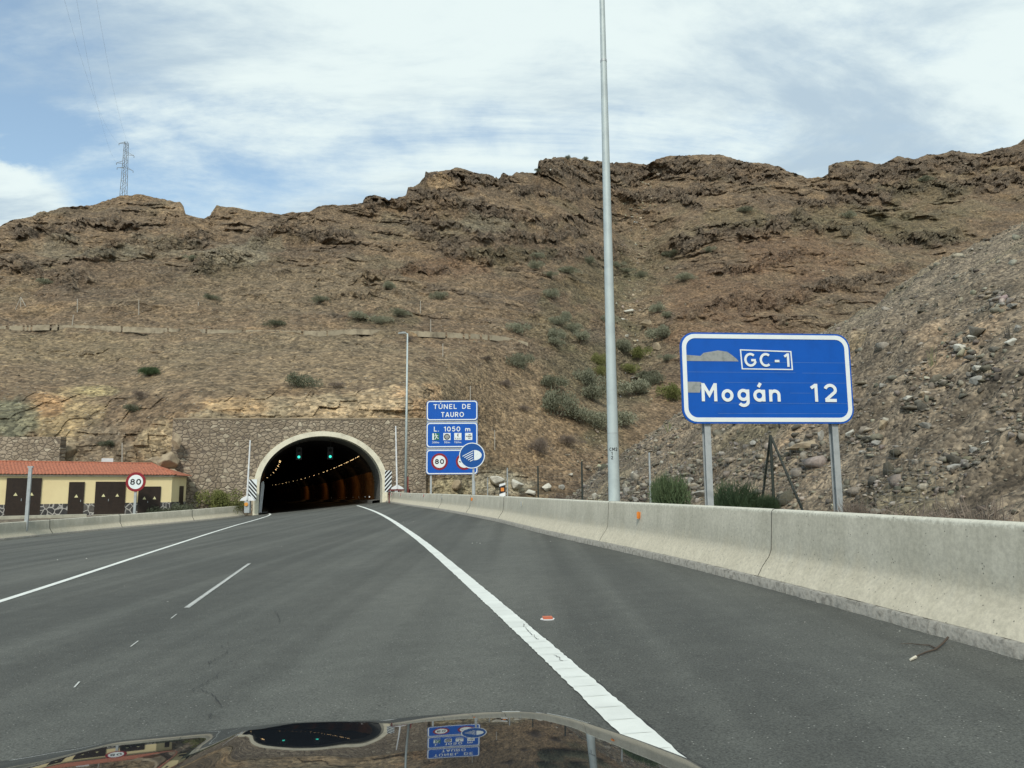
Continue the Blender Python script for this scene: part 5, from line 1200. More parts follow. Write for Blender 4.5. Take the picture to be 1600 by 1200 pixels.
# ------------------------------------------------------------------ debris on the road
c = hit(855.5, 968); S = empty('broken_reflector', (c.x, c.y, c.z), .1); tag(S, 'small orange and white broken reflector lying on the hard shoulder', 'reflector')
k = c.y/1190; MB().box(-7*k, 7*k, -.05, .05, .012, .030).build('orange_face', simple('orange_red_plastic', (.62, .16, .08), .4), S)
mb = MB(); ol = [(-11*k, -.01), (-6*k, -.065), (8*k, -.06), (11*k, .01), (7*k, .065), (-7*k, .06)]
mb.add([(x, y_, .001) for x, y_ in ol]+[(x, y_, .011) for x, y_ in ol], [tuple(range(6, 12))]+[(i, (i+1) % 6, 6+(i+1) % 6, 6+i) for i in range(6)]); mb.build('white_backing', M['white'], S)
tw_ = empty('fallen_twig', hit(1455, 1020)); tag(tw_, 'forked dry twig lying at the foot of the right barrier', 'twig')
def tp(u, v, o=.012): return hit(u, v)+Vector((0, 0, o))-tw_.location
mb = MB(); pl = [tp(1482, 1006, .05), tp(1474, 1011, .03), tp(1462, 1017), tp(1448, 1021), tp(1436, 1026), tp(1425, 1032)]
for i in range(5): mb.tube(pl[i], pl[i+1], .009-.001*i, .008-.001*i, 6)
pl = [tp(1464, 1016), tp(1452, 1010.5), tp(1440, 1010), tp(1424, 1008), tp(1408, 1008.5)]
for i in range(4): mb.tube(pl[i], pl[i+1], .006-.001*i, .005-.001*i, 5)
mb.build('stem', simple('dry_bark', (.075, .055, .04), .9, var=.2), tw_)
mb = MB(); mb.tube(tp(1431, 1029), tp(1422.5, 1033.5), .012, .008, 6); mb.build('broken_end', simple('split_wood', (.62, .58, .47), .8), tw_)
# ------------------------------------------------------------------ rocks
def rock_mesh(seed, sub=2, flat=.7):
    """angular block: hull of random points, larger ones chipped and roughened"""
    r = np.random.default_rng(seed); bm = bmesh.new(); k = 11 if sub < 2 else 16
    for _ in range(k):
        d = r.normal(size=3); d /= np.linalg.norm(d); d *= r.uniform(.40, .56)
        bm.verts.new((d[0]*r.uniform(.8, 1.15), d[1]*.85, d[2]*flat))
    h = bmesh.ops.convex_hull(bm, input=bm.verts)
    bmesh.ops.delete(bm, geom=[g for g in h['geom_interior'] if isinstance(g, bmesh.types.BMVert)], context='VERTS')
    if sub > 1:
        bmesh.ops.bevel(bm, geom=list(bm.edges), offset=.018, segments=1, affect='EDGES')
        bmesh.ops.triangulate(bm, faces=bm.faces); bmesh.ops.subdivide_edges(bm, edges=bm.edges, cuts=2, use_grid_fill=True)
        for v in bm.verts:
            n_ = float(fbm(np.array(v.co.x*5+seed), np.array(v.co.y*5), np.array(v.co.z*5), 3, 7)); v.co *= 1+.07*n_
    bmesh.ops.triangulate(bm, faces=bm.faces); bmesh.ops.recalc_face_normals(bm, faces=bm.faces)
    return bm
M['stone_pale'] = simple('pale_boulder', (.56, .54, .46), .95, c2=(.36, .34, .28), scale=2.2, bmp=.7)
M['stone_grey'] = simple('grey_boulder', (.33, .32, .28), .95, c2=(.20, .19, .165), scale=2.2, bmp=.7)
M['stone_tan'] = simple('tan_boulder', (.37, .30, .20), .95, c2=(.22, .175, .12), scale=2.5, bmp=.7)
rm = {}
for nm in ('stone_pale', 'stone_grey', 'stone_tan'):
    for q in range(3):
        bm = rock_mesh(31+q+len(rm)*3, 3); me = bpy.data.meshes.new('boulder'); bm.to_mesh(me); bm.free(); me.materials.append(M[nm]); rm[nm, q] = me
def boulder(u, v, w, h, nm, label, surf='s'):
    if surf == 's':
        p = hit(u, v+h*.45, zscree_f, 8, 95)
        if p is None: p = onm(u, v)
    else: p = onm(u, v+h*.3)
    if u < 292 and 'portal wall' in label: p = pt(u, v+h*.2, 66.9)
    k = p.y/1170; o = bpy.data.objects.new('boulder', rm[nm, random.randrange(3)]); C.objects.link(o)
    o.location = p+Vector((0, 0, h*k*.22)); o.scale = (w*k*1.15, w*k*.9, h*k*1.5); o.rotation_euler = (random.uniform(-.2, .2), random.uniform(-.25, .25), random.uniform(0, 6)); 
    tag(o, label, 'boulder', 'boulders on the slopes')
BD = [(1499, 541, 24, 18, 'stone_pale', 's', 'large pale boulder high on the right slope, beside a smaller one'), (1517, 526, 20, 11, 'stone_pale', 's', 'flat pale boulder touching the top of a larger pale boulder on the right slope'), (1530, 573, 28, 14, 'stone_pale', 's', 'whitest flat boulder resting on a grey rounded one'),
      (1526, 590, 24, 17, 'stone_grey', 's', 'grey rounded boulder right below a white flat one'), (1420, 620, 26, 14, 'stone_pale', 's', 'elongated pale boulder right of the direction sign'), (1442, 614, 16, 10, 'stone_tan', 's', 'small tan boulder at the end of an elongated pale one'),
      (1329, 675, 15, 15, 'stone_pale', 's', 'round white stone just right of the direction sign corner'), (1582, 475, 20, 13, 'stone_grey', 's', 'grey boulder at the upper right edge of the scree'), (1562, 475, 15, 8, 'stone_grey', 's', 'small grey rock left of a grey boulder at the upper right edge'),
      (1256, 694, 46, 17, 'stone_tan', 's', 'long flat tan boulder seen between the sign posts'), (1283, 677, 14, 21, 'stone_grey', 's', 'upright brown grey rock beside the right sign post'), (1381, 660, 15, 17, 'stone_tan', 's', 'tan angular rock right of the direction sign'),
      (1446, 662, 17, 14, 'stone_grey', 's', 'pale grey angular rock in the middle of the right slope'), (1581, 532, 20, 15, 'stone_pale', 's', 'pale tilted rock near the right edge of the photo'), (1357, 683, 20, 10, 'stone_grey', 's', 'grey rock in the pile right of the sign'), (1371, 690, 15, 10, 'stone_grey', 's', 'lower grey rock in the pile right of the sign'), (1350, 705, 18, 7, 'stone_grey', 's', 'flat grey slab below the rock pile'),
      (1521, 700, 14, 12, 'stone_grey', 's', 'dark grey rock low on the right slope'), (1490, 727, 20, 13, 'stone_grey', 's', 'grey tilted slab low on the right slope'), (1541, 691, 14, 8, 'stone_pale', 's', 'small pale stone low on the right slope near the edge'), (1590, 510, 16, 16, 'stone_grey', 's', 'grey rock cut by the right edge of the photo'), (1380, 600, 12, 10, 'stone_grey', 's', 'small grey rock level with the lettering of the sign'),
      (1096, 768, 22, 18, 'stone_grey', 's', 'grey rock at the foot of the left sign post'), (1080, 748, 15, 12, 'stone_grey', 's', 'grey rock above the green shrub left of the sign'), (1178, 690, 18, 9, 'stone_grey', 's', 'grey slab under the middle of the sign'), (1034, 721, 10, 7, 'stone_pale', 's', 'small pale stone above the grey fence post'), (990, 739, 11, 8, 'stone_pale', 's', 'small pale stone right of the tall lamp post'),
      (980, 765, 17, 16, 'stone_grey', 's', 'grey rock at the foot of the tall lamp post on its right'), (997, 761, 12, 10, 'stone_tan', 's', 'tan rock two steps right of the tall lamp post'), (992, 778, 16, 12, 'stone_grey', 's', 'low grey rock behind the barrier right of the lamp post'), (930, 774, 14, 11, 'stone_pale', 's', 'pale rock at the foot of the tall lamp post on its left'),
      (854, 760, 17, 15, 'stone_pale', 'm', 'pale boulder right behind the dark fence post'), (828, 769, 22, 9, 'stone_pale', 'm', 'flat pale slab left of the dark fence posts'), (892, 743, 11, 8, 'stone_pale', 's', 'small pale rock left of the second dark fence post'), (878, 762, 13, 9, 'stone_grey', 's', 'grey rock between the two dark fence posts'),
      (1011, 509, 21, 15, 'stone_tan', 'm', 'orange tan boulder in the gully, the largest there'), (985, 487, 19, 9, 'stone_pale', 'm', 'pale flat boulder high in the gully'), (1027, 543, 20, 17, 'stone_tan', 'm', 'brown boulder low in the gully above the path'), (1041, 606, 18, 8, 'stone_tan', 'm', 'tan boulder left of the direction sign'), (990, 592, 20, 7, 'stone_grey', 'm', 'grey flat rock among shrubs in the gully'),
      (980, 527, 12, 8, 'stone_pale', 'm', 'small pale rock below the tan boulder in the gully'), (975, 497, 11, 6, 'stone_pale', 'm', 'small pale rock left of the gully boulder'), (994, 535, 12, 6, 'stone_pale', 'm', 'small pale rock in the middle of the gully'), (772, 752, 36, 20, 'stone_pale', 'm', 'broad pale rock outcrop right of the blue signs'), (808, 757, 30, 22, 'stone_pale', 'm', 'pale outcrop left of the first dark fence post'), (712, 757, 30, 20, 'stone_tan', 'm', 'tan rock under the blue tunnel sign'),
      (264, 722, 34, 30, 'stone_tan', 'm', 'big tan boulder against the left end of the portal wall'), (245, 722, 30, 22, 'stone_tan', 'm', 'tan boulder behind the yellow building roof near its right end'), (215, 735, 34, 16, 'stone_tan', 'm', 'low tan boulder just above the tiled roof'), (109, 705, 20, 34, 'stone_tan', 'm', 'upright tan rock at the end of the left stone wall'), (272, 742, 34, 20, 'stone_tan', 'm', 'low tan boulder at the bottom corner of the portal wall'), (276, 690, 15, 26, 'stone_tan', 'm', 'tan rock on the top corner of the portal wall')]
for u, v, w_, h_, nm, sf, lab in BD: boulder(u, v, w_, h_, nm, lab, sf)
# loose rubble that nobody could count
def scatter(name, pts, sizes, cols, mat, sub=1):
    """one mesh of many small stones; cols per stone"""
    bases = []
    for q in range(6):
        bm = rock_mesh(200+q, sub); bm.verts.ensure_lookup_table(); bases.append((np.array([v.co[:] for v in bm.verts]), np.array([[v.index for v in f.verts] for f in bm.faces]))); bm.free()
    V, Fc, Cc = [], [], []; k = 0; idx = rng.integers(0, 6, len(pts)); ang = rng.uniform(0, 6.28, len(pts)); sq = rng.uniform(.55, 1.45, (len(pts), 3))
    for i, p in enumerate(pts):
        bv, bf = bases[idx[i]]; c, s_ = math.cos(ang[i]), math.sin(ang[i]); v = bv*sizes[i]*sq[i]
        v = np.stack([v[:, 0]*c-v[:, 1]*s_, v[:, 0]*s_+v[:, 1]*c, v[:, 2]], 1)+p; V.append(v); Fc.append(bf+k); Cc.append(np.repeat(cols[i][None], len(v), 0)); k += len(v)
    V = np.concatenate(V); Fc = np.concatenate(Fc); Cc = np.concatenate(Cc); me = bpy.data.meshes.new(name)
    me.vertices.add(len(V)); me.vertices.foreach_set('co', V.reshape(-1).astype(np.float32)); me.loops.add(Fc.size); me.loops.foreach_set('vertex_index', Fc.reshape(-1).astype(np.int32))
    me.polygons.add(len(Fc)); me.polygons.foreach_set('loop_start', (np.arange(len(Fc))*3).astype(np.int32)); me.polygons.foreach_set('loop_total', np.full(len(Fc), 3, np.int32)); me.update(calc_edges=True)
    a = me.color_attributes.new('Col', 'FLOAT_COLOR', 'POINT'); cc = np.ones((len(V), 4), np.float32); cc[:, :3] = Cc; a.data.foreach_set('color', cc.reshape(-1))
    me.materials.append(mat); o = bpy.data.objects.new(name, me); C.objects.link(o); tag(o, kind='stuff'); return o
def stone_material():
    m, t, b = newmat('loose_stone'); a = t.nodes.new('ShaderNodeVertexColor'); a.layer_name = 'Col'; tc = t.nodes.new('ShaderNodeTexCoord'); n = noise(t, tc.outputs['Object'], 9, 5, .7)
    t.links.new(mix(t, 1.0, a.outputs[0], mix(t, mapr(t, n.outputs[0], .3, .7), (.72, .72, .72), (1.2, 1.2, 1.18)), 'MULTIPLY'), b.inputs['Base Color']); b.inputs['Roughness'].default_value = .95; b.inputs['Specular IOR Level'].default_value = .15
    bump(t, b, n.outputs[0], .5, .03); return m
M['loose'] = stone_material()
def scols(n, warm=0.0):
    v = rng.beta(1.1, 3.4, n)[:, None]*.52+.085; t = np.array([1.0, .905-.04*warm, .735-.10*warm])+rng.normal(0, .03, (n, 3)); return np.clip(v*t, .03, .6)
# scree: sample so that density is roughly even over the slope as seen, clumped
n = 27000; ys = 8+66*rng.random(n*3)**1.05; ts = 40*rng.random(n*3)**1.3 - .5; xs = xtoe(ys)+ts
keepm = rng.random(n*3) < (.25+.9*ss(fbm(xs/5, ys/5, 0*xs, 3, 300), -.15, .4))*np.where(ts < 9, 1.0, .65); xs, ys, ts = xs[keepm][:n], ys[keepm][:n], ts[keepm][:n]
cl_u = [(1360, 690, 26, 14, 90), (1500, 545, 30, 16, 50), (1440, 640, 40, 20, 80), (1190, 730, 60, 30, 160), (1080, 755, 40, 26, 120), (1540, 575, 30, 20, 50), (1560, 470, 40, 20, 60), (985, 765, 26, 16, 90), (1260, 705, 40, 18, 70), (1500, 720, 60, 24, 110), (1400, 760, 90, 20, 120), (1580, 640, 30, 50, 80), (1470, 600, 60, 14, 60)]
exx, exy = [], []
for u_, v_, du_, dv_, m_ in cl_u:
    for _ in range(m_):
        q_ = hit(u_+random.gauss(0, du_*.5), v_+random.gauss(0, dv_*.5), zscree_f, 8, 90)
        if q_ is not None: exx.append(q_.x); exy.append(q_.y)
n0 = len(xs); xs = np.concatenate([xs, exx]); ys = np.concatenate([ys, exy])
sz = np.clip(  .056*np.exp(rng.normal(0, .70, len(xs)))*(.75+ys/48), .035, .70)
sz[n0:] = np.clip(.0062*ys[n0:]*np.exp(rng.normal(0, .5, len(xs)-n0)), .06, .7)
scatter('scree_rubble', np.stack([xs, ys, zscree_f(xs, ys)+sz*.12], 1), sz, scols(len(xs)), M['loose'])
# mountain stones, denser in the gully
n = 9000; uu = rng.uniform(0, 1600, n*3); vv = rng.uniform(240, 770, n*3); g_ = np.exp(-((uu-np.interp(vv, [262, 345, 440, 545, 650, 700], [1030, 995, 985, 1000, 945, 925]))/30)**2)
X, T = ray(uu, vv); kx = np.clip(np.searchsorted(cX, X), 0, len(cX)-1); s_ = (T-T0)/(Tr[kx]-T0); okm = (s_ < .985) & (s_ > .03) & (rng.random(n*3) < .22+.9*g_) & ~((np.abs(uu-478) < 205) & (vv > 560)) & (X < .62)
kx, s_, g_, uu = kx[okm][:n], s_[okm][:n], g_[okm][:n], uu[okm][:n]; pp = P[np.clip((s_*(NR-1)).astype(int), 0, NR-1), kx]
sz = np.clip(.0013*pp[:, 1]*np.exp(rng.normal(0, .5, len(kx)))*(1+.9*g_), .1, 1.3); cl = scols(len(kx), 1.0); cl = np.clip(cl*(1+.7*g_[:, None]), 0, .5)
scatter('hillside_stones', pp+np.array([0, 0, .0])+np.stack([0*sz, -sz*.15, sz*.1], 1), sz, cl, M['loose'])
# pebbles and grit on the road and at the kerb
pts = []; 
for u, v in ((630, 816), (646, 815), (738, 849), (745, 848), (750, 849), (1464, 1165), (1590, 1190), (1302, 1089), (1225, 1128), (860, 846), (90, 875), (135, 873), (270, 850), (195, 916), (262, 940), (440, 854), (1406, 986), (1258, 972)):
    p = hit(u, v)
    if p: pts.append(p[:])
pts = np.array(pts); cc = np.tile(np.array([[.55, .55, .5]]), (len(pts), 1)); cc[5:9] = .12
scatter('road_grit', pts, .012+.0013*pts[:, 1], cc, M['loose'])

# ------------------------------------------------------------------ shrubs
def shrub_mesh(seed, nleaf, kind, mat):
    r = np.random.default_rng(seed); vs = []; fs = []
    cl = [(Vector((r.normal(0, .24), r.normal(0, .24), r.uniform(.05, .35))), r.uniform(.2, .34)) for _ in range(13)]
    for i in range(nleaf):
        c, rad = cl[r.integers(0, len(cl))]; d = Vector(r.normal(size=3)).normalized(); d.z = abs(d.z)*.9 if d.z < -.3 else d.z
        p = c+d*rad*(r.random()**.35); 
        if p.z < 0: p.z = r.random()*.08
        up = (p-Vector((0, 0, -.25))).normalized(); l = {'dome': .05, 'wispy': .10, 'dry': .13}[kind]*r.uniform(.6, 1.3); wdt = {'dome': .016, 'wispy': .0075, 'dry': .006}[kind]
        dr = (up*.9+Vector(r.normal(size=3))*.55).normalized(); sd_ = dr.cross(Vector(r.normal(size=3))).normalized()*wdt
        k = len(vs); vs += [p-sd_, p+sd_, p+dr*l+sd_*.3, p+dr*l-sd_*.3]; fs.append((k, k+1, k+2, k+3))
    me = bpy.data.meshes.new('foliage'); me.from_pydata([tuple(v) for v in vs], [], fs); me.materials.append(mat)
    st = MB()
    for i in range(7):
        c, rad = cl[i]; st.tube((0, 0, -.05), c*.9, .016, .006, 4, cap=False)
    ms = bpy.data.meshes.new('stems'); ms.from_pydata(st.v, [], st.f); ms.materials.append(M['twig'])
    return me, ms
def leafmat(name, c1, c2):
    m, t, b = newmat(name); g = t.nodes.new('ShaderNodeNewGeometry'); tc = t.nodes.new('ShaderNodeTexCoord'); n = noise(t, tc.outputs['Object'], 5, 3, .6)
    oi = t.nodes.new('ShaderNodeObjectInfo'); f = mth(t, 'ADD', mth(t, 'MULTIPLY', n.outputs[0], .8), mth(t, 'MULTIPLY', oi.outputs['Random'], .5))
    t.links.new(mix(t, mapr(t, f, .35, .85), c1, c2), b.inputs['Base Color']); b.inputs['Roughness'].default_value = .8; b.inputs['Specular IOR Level'].default_value = .2; return m
M['twig'] = simple('shrub_stem', (.11, .085, .06), .9)
LM = {'dome': leafmat('greygreen_leaf', (.155, .162, .108), (.255, .26, .18)), 'fresh': leafmat('fresh_green_leaf', (.065, .10, .045), (.13, .175, .085)), 'dry': leafmat('dry_twigs', (.13, .105, .085), (.215, .175, .14)), 'olive': leafmat('olive_leaf', (.14, .155, .05), (.22, .22, .085)), 'dark': leafmat('dark_leaf', (.085, .098, .062), (.14, .152, .10))}
SM = {}
for kd, (geo, nl) in {'dome': ('dome', 2600), 'fresh': ('wispy', 5200), 'dry': ('dry', 1500), 'olive': ('dome', 2400), 'dark': ('dome', 2200)}.items():
    for q in range(3 if kd == 'dome' else 2): SM[kd, q] = shrub_mesh(500+q+hash(kd[0]+'x') % 1 + len(kd), nl, geo, LM[kd])
words = {'dome': 'grey green dome shaped shrub', 'fresh': 'fresh green feathery shrub', 'dry': 'dry purplish brown shrub', 'olive': 'yellow green shrub', 'dark': 'small dark shrub'}
SH = [(870, 629, 50, 40, 'dome', 'on the slope left of the lamp post, the largest one'), (917, 592, 34, 28, 'dome', 'just left of the lamp post level with the sign lettering'), (927, 617, 36, 26, 'dome', 'touching the lamp post from the left, below two others'), (862, 594, 38, 22, 'dome', 'right above the largest shrub'), (814, 566, 32, 24, 'dome', 'alone on the open slope left of the others'), (811, 516, 24, 20, 'dome', 'below the end of the terrace wall'),
      (866, 519, 26, 18, 'dome', 'upper of a pair below the brown outcrop'), (895, 510, 24, 14, 'dome', 'right of a pair at mid slope'), (907, 526, 26, 18, 'dome', 'at mid slope left of the lamp post, lighter one'), (867, 533, 22, 14, 'dome', 'lower of a pair at mid slope'), (872, 495, 26, 14, 'dome', 'left one of two touching at mid slope'), (886, 492, 18, 14, 'dome', 'right one of two touching at mid slope'), (903, 648, 44, 24, 'dome', 'wide and low under the largest shrub'), (935, 658, 36, 26, 'dome', 'at the foot of the hill beside the lamp post'),
      (975, 656, 40, 26, 'dome', 'right of the lamp post at the foot of the hill'), (992, 607, 44, 26, 'dome', 'in the gully right of the lamp post, the widest there'), (1020, 597, 30, 16, 'dome', 'flat one near the left corner of the direction sign'), (1048, 613, 34, 26, 'olive', 'partly behind the left edge of the direction sign'), (975, 546, 28, 22, 'dome', 'just above the olive shrubs in the gully'), (997, 556, 26, 22, 'olive', 'in the gully, the brightest one'), (1032, 523, 34, 24, 'dome', 'right of the tan gully boulder'), (970, 545, 20, 16, 'dome', 'close to the right side of the lamp post'),
      (937, 563, 22, 20, 'olive', 'just left of the lamp post'), (987, 578, 22, 18, 'olive', 'below the brightest gully shrub'), (939, 579, 20, 16, 'olive', 'squeezed against the lamp post left side'), (1010, 590, 30, 14, 'dome', 'spreading low in the middle of the gully'), (842, 700, 30, 28, 'dry', 'low on the slope left of the lamp post, paler one'), (888, 689, 34, 18, 'dry', 'low on the slope left of the lamp post, darker one'), (560, 497, 24, 14, 'dome', 'above the terrace wall, left one of three'), (592, 500, 24, 12, 'dome', 'above the terrace wall, middle one of three'), (628, 496, 28, 12, 'dome', 'above the terrace wall, right one of three'),
      (432, 510, 28, 10, 'dark', 'low one above the terrace wall over the tunnel'), (235, 578, 24, 12, 'fresh', 'alone on the left slope between wall and building'), (222, 618, 16, 16, 'dry', 'above the yellow building on the rubble'), (207, 637, 20, 12, 'dark', 'low above the yellow building'), (170, 692, 20, 10, 'dark', 'closest to the tiled roof'), (500, 466, 22, 12, 'dome', 'high on the slope above the tunnel'), (688, 455, 20, 12, 'dome', 'high on the slope above the tunnel sign'), (467, 596, 34, 22, 'dark', 'on the slope right above the portal'), (610, 455, 20, 12, 'dome', 'upslope of the terrace wall near the gully side'),
      (838, 412, 18, 10, 'dome', 'under the cliff, first from the left'), (836, 424, 22, 12, 'dome', 'under the cliff, just below the first'), (858, 425, 16, 10, 'dome', 'under the cliff, third from the left'), (887, 421, 26, 12, 'dome', 'under the cliff, fourth from the left'), (920, 408, 18, 12, 'dome', 'close under the cliff near the lamp post'), (964, 415, 18, 12, 'dome', 'right of the lamp post under the cliff'), (1070, 434, 24, 14, 'dome', 'right of the gully in its upper part'), (1050, 393, 24, 10, 'dome', 'under the right cliff, left one'), (1107, 390, 14, 10, 'dome', 'under the right cliff, right one'), (1164, 331, 20, 10, 'dome', 'just below the ridge on the right hill'),
      (860, 456, 24, 14, 'dome', 'between cliff and mid slope, left of the lamp post'), (1025, 486, 24, 16, 'dome', 'right side of the gully, left one'), (1044, 485, 18, 12, 'dome', 'right side of the gully, right one'), (1002, 435, 14, 10, 'dome', 'centre of the upper gully'), (980, 427, 18, 8, 'dome', 'low one in the upper gully'), (1445, 281, 20, 10, 'dome', 'high up under the far right ridge'), (1325, 331, 22, 10, 'dome', 'on the right hill below the notch'), (840, 268, 8, 6, 'dark', 'on the skyline left of the lamp post'), (887, 246, 8, 6, 'dark', 'on the skyline crest, left one'), (914, 248, 8, 6, 'dark', 'on the skyline crest, right one'),
      (300, 415, 18, 10, 'dome', 'on the upper left slope'), (70, 440, 20, 10, 'dome', 'on the far left slope'), (330, 462, 18, 8, 'dark', 'above the terrace wall at left, dark one'), (640, 530, 18, 8, 'dry', 'just below the terrace wall beside the distant lamp'), (790, 600, 20, 12, 'dry', 'on the slope above the headlight sign'), (760, 560, 16, 10, 'dry', 'upslope of the blue tunnel sign'), (950, 500, 18, 12, 'dome', 'right behind the lamp post at mid slope'), (1040, 560, 18, 12, 'dome', 'near the upper left corner of the direction sign'), (820, 640, 18, 10, 'dry', 'left of the largest shrub'), (525, 600, 22, 10, 'dry', 'above the cut rock face over the tunnel')]
SHF = [(1045, 770, 50, 52, 'fresh', 'behind the barrier left of the direction sign', 21.5), (1150, 782, 66, 56, 'fresh', 'between the sign posts beside the dark tripod, bright green', 19.0), (1195, 792, 40, 36, 'fresh', 'low at the foot of the dark tripod', 19.5), (343, 780, 44, 34, 'olive', 'growing at the foot of the portal wall left of the tunnel', 67.8), (370, 786, 24, 14, 'olive', 'low beside the left gate housing', 69.2), (244, 797, 36, 14, 'dark', 'low behind the left barrier in front of the last door', 62.6), (280, 792, 34, 14, 'dark', 'low at the right corner of the yellow building', 63.4),
       (875, 776, 30, 16, 'dry', 'between the two dark fence posts', 44.0), (1440, 810, 150, 40, 'dry', 'low tangle behind the barrier at right', 11.5), (1560, 800, 130, 60, 'dry', 'tangle near the right edge behind the barrier', 10.0), (1340, 800, 60, 36, 'dry', 'beside the right sign post at its foot', 15.5)]
cnt = {}
def put_shrub(p, w_, h_, kd, label):
    q = cnt.get(kd, 0); cnt[kd] = q+1; me, ms = SM[kd, q % (3 if kd == 'dome' else 2)]
    r = empty('shrub', p, random.uniform(0, 6.28)); r.scale = (w_/1.0, w_/1.0, h_/.62)
    for nm, m_ in (('foliage', me), ('stems', ms)): o = bpy.data.objects.new(nm, m_); C.objects.link(o); o.parent = r
    tag(r, label, 'shrub', 'shrubs on the hillside'); return r
for u, v, w_, h_, kd, lab in SH:
    p = onm(u, min(v+h_*.4, 760)); k = p.y/1170; put_shrub(p+Vector((0, -.2, -h_*k*.15)), w_*k*1.05, h_*k*1.15, kd, words[kd].replace('small ', '')+' '+lab)
for u, v, w_, h_, kd, lab, y in SHF:
    p = pt(u, v+h_*.5, y); k = y/1180; gz_ = float(zscree_f(p.x, y)) if u > 800 else (-2.1 if y < 62 else p.z-.55)
    top = pt(u, v-h_*.5, y).z; put_shrub(Vector((p.x, y, min(gz_, top-.2))), w_*k, max(.25, top-gz_), kd, words[kd].replace('small ', '')+' '+lab)
# spiky euphorbia tufts on the scree
def spiky(u, v, w_, h_, mat, label):
    p = hit(u, v+h_*.5, zscree_f, 8, 95)
    if p is None: return
    k = p.y/1180; S = empty('cactus_clump', p); tag(S, label, 'succulent', 'spiky clumps on the scree'); mb = MB()
    for i in range(15):
        a_ = random.uniform(0, 6.28); r = random.random()*.45*w_*k; b0 = Vector((math.cos(a_)*r*.4, math.sin(a_)*r*.4, -.1)); t = Vector((math.cos(a_)*r, math.sin(a_)*r, h_*k*random.uniform(.55, 1))); mb.tube(b0, t, .018*w_*k, .012*w_*k, 5)
    mb.build('stalks', mat, S)
M['euph'] = simple('yellow_green_stalk', (.20, .21, .10), .7, c2=(.13, .135, .07), scale=6); M['euphd'] = simple('dull_stalk', (.13, .115, .09), .8, c2=(.08, .07, .055), scale=6)
for u, v, w_, h_, m_, lab in ((1457, 556, 18, 30, 'euph', 'yellow green spiky clump standing on the right slope'), (1577, 517, 24, 22, 'euphd', 'dark spiky clump near the right edge of the photo'), (1160, 697, 14, 18, 'euphd', 'dull spiky clump below the middle left of the direction sign'), (1046, 666, 18, 14, 'euph', 'pale spiky clump left of the sign, just below its corner'), (1076, 664, 12, 12, 'euphd', 'small dull spiky clump behind the sign corner'), (1024, 698, 16, 13, 'euphd', 'dull spiky clump above the grey fence post'), (1003, 648, 12, 14, 'euph', 'small spiky clump at the edge of the scree'), (1325, 540, 10, 14, 'euph', 'spiky clump beside the upper right sign corner'), (1590, 610, 22, 22, 'euphd', 'spiky clump cut by the right edge of the photo')): spiky(u, v, w_, h_, M[m_], lab)
# goats' worth of white on the skyline: a pale rock by the ridge
boulder(860, 262, 5, 6, 'stone_pale', 'small white rock on the cliff face below the skyline', 'm')

# ------------------------------------------------------------------ bonnet of the car the photo is taken from
m, t, b = newmat('black_car_paint'); b.inputs['Base Color'].default_value = (.014, .017, .021, 1); b.inputs['Specular Tint'].default_value = (.72, .86, 1.0, 1); b.inputs['Roughness'].default_value = .06; b.inputs['Coat Weight'].default_value = 0.0; b.inputs['Coat Roughness'].default_value = .02; b.inputs['IOR'].default_value = 1.46
tcn = t.nodes.new('ShaderNodeTexCoord'); nz = noise(t, tcn.outputs['Object'], 60, 4, .6); t.links.new(mapr(t, nz.outputs[0], .4, .8, .015, .035), b.inputs['Roughness']); M['car'] = m
epix = [(-420, 1330), (-200, 1235), (-60, 1200), (0, 1190), (80, 1175), (169, 1159), (270, 1148), (371, 1137), (442, 1130), (480, 1128), (540, 1126.5), (594, 1125), (660, 1118), (710, 1114.5), (762, 1112), (819, 1111), (856, 1114.5), (900, 1124), (950, 1140), (1010, 1161), (1092, 1192), (1180, 1240), (1290, 1330)]
ed = []
for u, v in epix:
    X, T = ray(u, v); ed.append((X, T))
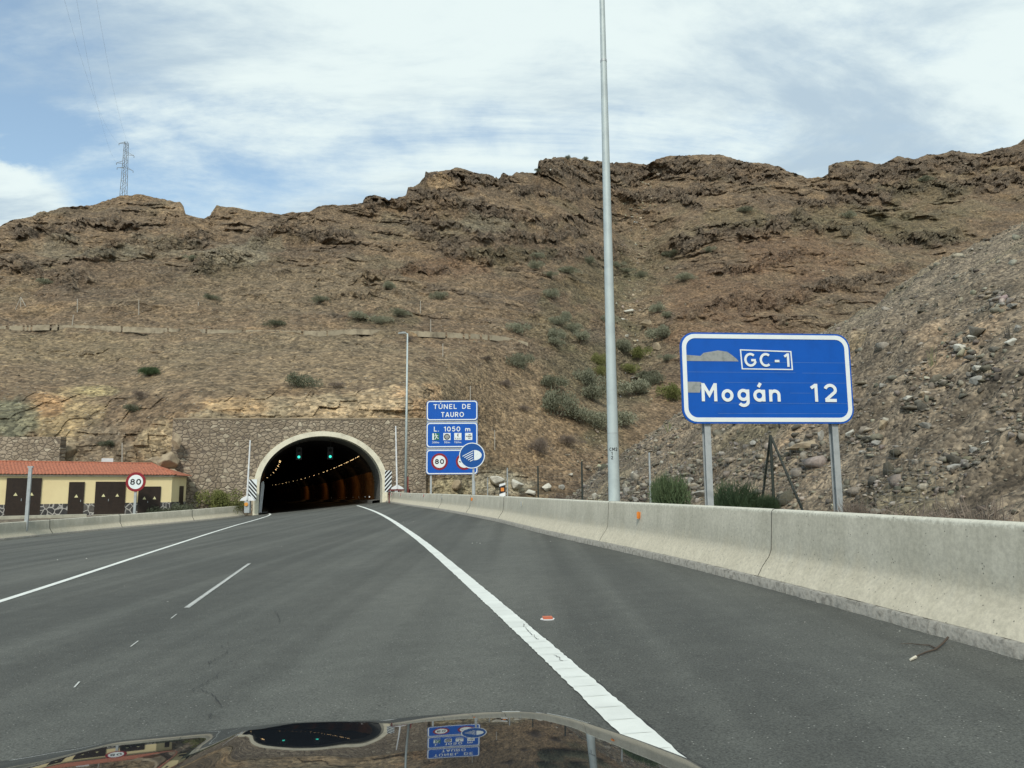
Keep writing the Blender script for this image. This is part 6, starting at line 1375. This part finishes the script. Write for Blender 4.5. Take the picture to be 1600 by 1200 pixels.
# distance of the rim for each column: flat bonnet lip about 0.47 m below the eye, falling away at the sides
CX = -.36
rim = []
for X, T in ed:
    zz0 = -.46
    for _ in range(20):
        y_ = zz0/T; x_ = X*y_; zz0 = -.458 - .05*max(0, abs(x_-CX)-.5)**1.6
    rim.append((x_, y_, zz0))
rim = np.array(rim); xs = np.linspace(rim[0, 0], rim[-1, 0], 161); yE = np.interp(xs, rim[:, 0], rim[:, 1]); zE = np.interp(xs, rim[:, 0], rim[:, 2])
kk = np.hanning(9); kk /= kk.sum(); yE = np.convolve(np.pad(yE, 4, mode='edge'), kk, 'valid'); zE = np.convolve(np.pad(zE, 4, mode='edge'), kk, 'valid')
sg_ = np.concatenate([np.linspace(1.0, .12, 14), np.linspace(.10, 0, 14)]); rows = []
def hood_h(d):   # height gained going back d metres from the rim
    s0, s1 = math.tan(math.radians(8.3)), math.tan(math.radians(4.6)); return s0*d + (s1-s0)*d*d/(2*.55) if d < .55 else (s0+s1)/2*.55 + s1*(d-.55)
for d in sg_:
    # two long creases of the pressing
    xx = xs; z = zE + hood_h(d)
    z = z + .0035*np.exp(-((xx+.50)/.03)**2)*min(1, d/.08)
    rows.append(np.stack([xx + 0*z, yE-d, z], 1))
for a_ in np.linspace(8, 88, 12):   # rounded nose
    r_ = .07; a0 = math.radians(8.3); a1 = math.radians(a_); rows.append(np.stack([xs, yE + r_*(math.sin(a1)-math.sin(a0)), zE - r_*(math.cos(a0)-math.cos(a1))], 1))
for dz in (.1, .2): rows.append(np.stack([xs, yE+r_+.01, zE-r_-dz], 1))
CAR = empty('car', (CX, 0, -1.42)); tag(CAR, 'glossy black car bonnet at the bottom of the photo', 'car')
o = grid_mesh('bonnet', np.stack(rows, 0), M['car']); o.parent = CAR; o.location = -CAR.location
hb = MB()
for sx in (-1, 1):      # wings beside the bonnet
    x0 = xs[0] if sx < 0 else xs[-1]
    y0_, z0_ = (yE[0], zE[0]) if sx < 0 else (yE[-1], zE[-1])
    vs = []; ys_ = np.linspace(y0_-.9, y0_+.02, 12)
    for yv in ys_:
        zt_ = z0_+hood_h(max(0, y0_-yv))-.004
        for a_ in range(6): aa = math.radians(15*a_); vs.append((x0+sx*.06*math.sin(aa), yv, zt_-.06*(1-math.cos(aa))))
        vs.append((x0+sx*.075, yv, -1.05))
    MB().add(vs, [(i*7+j, i*7+j+1, (i+1)*7+j+1, (i+1)*7+j) for i in range(11) for j in range(6)]).build('wing', M['car'], CAR, smooth=True).location = -CAR.location
    w2 = empty('wheel', (0, 0, 0)); w2.parent = CAR; w2.location = Vector((CX+sx*.70, .75, -1.10))-CAR.location
    bpy.data.objects.remove(w2)
    MB().tube(Vector((CX+sx*.62, .72, -1.10)), Vector((CX+sx*.80, .72, -1.10)), .31, n=28).build('wheel', simple('tyre', (.02, .02, .02), .8), CAR).location = -CAR.location
MB().box(xs[0]-.02, xs[-1]+.02, .92, 1.16, -1.22, -.78).build('front_bumper', M['car'], CAR).location = -CAR.location
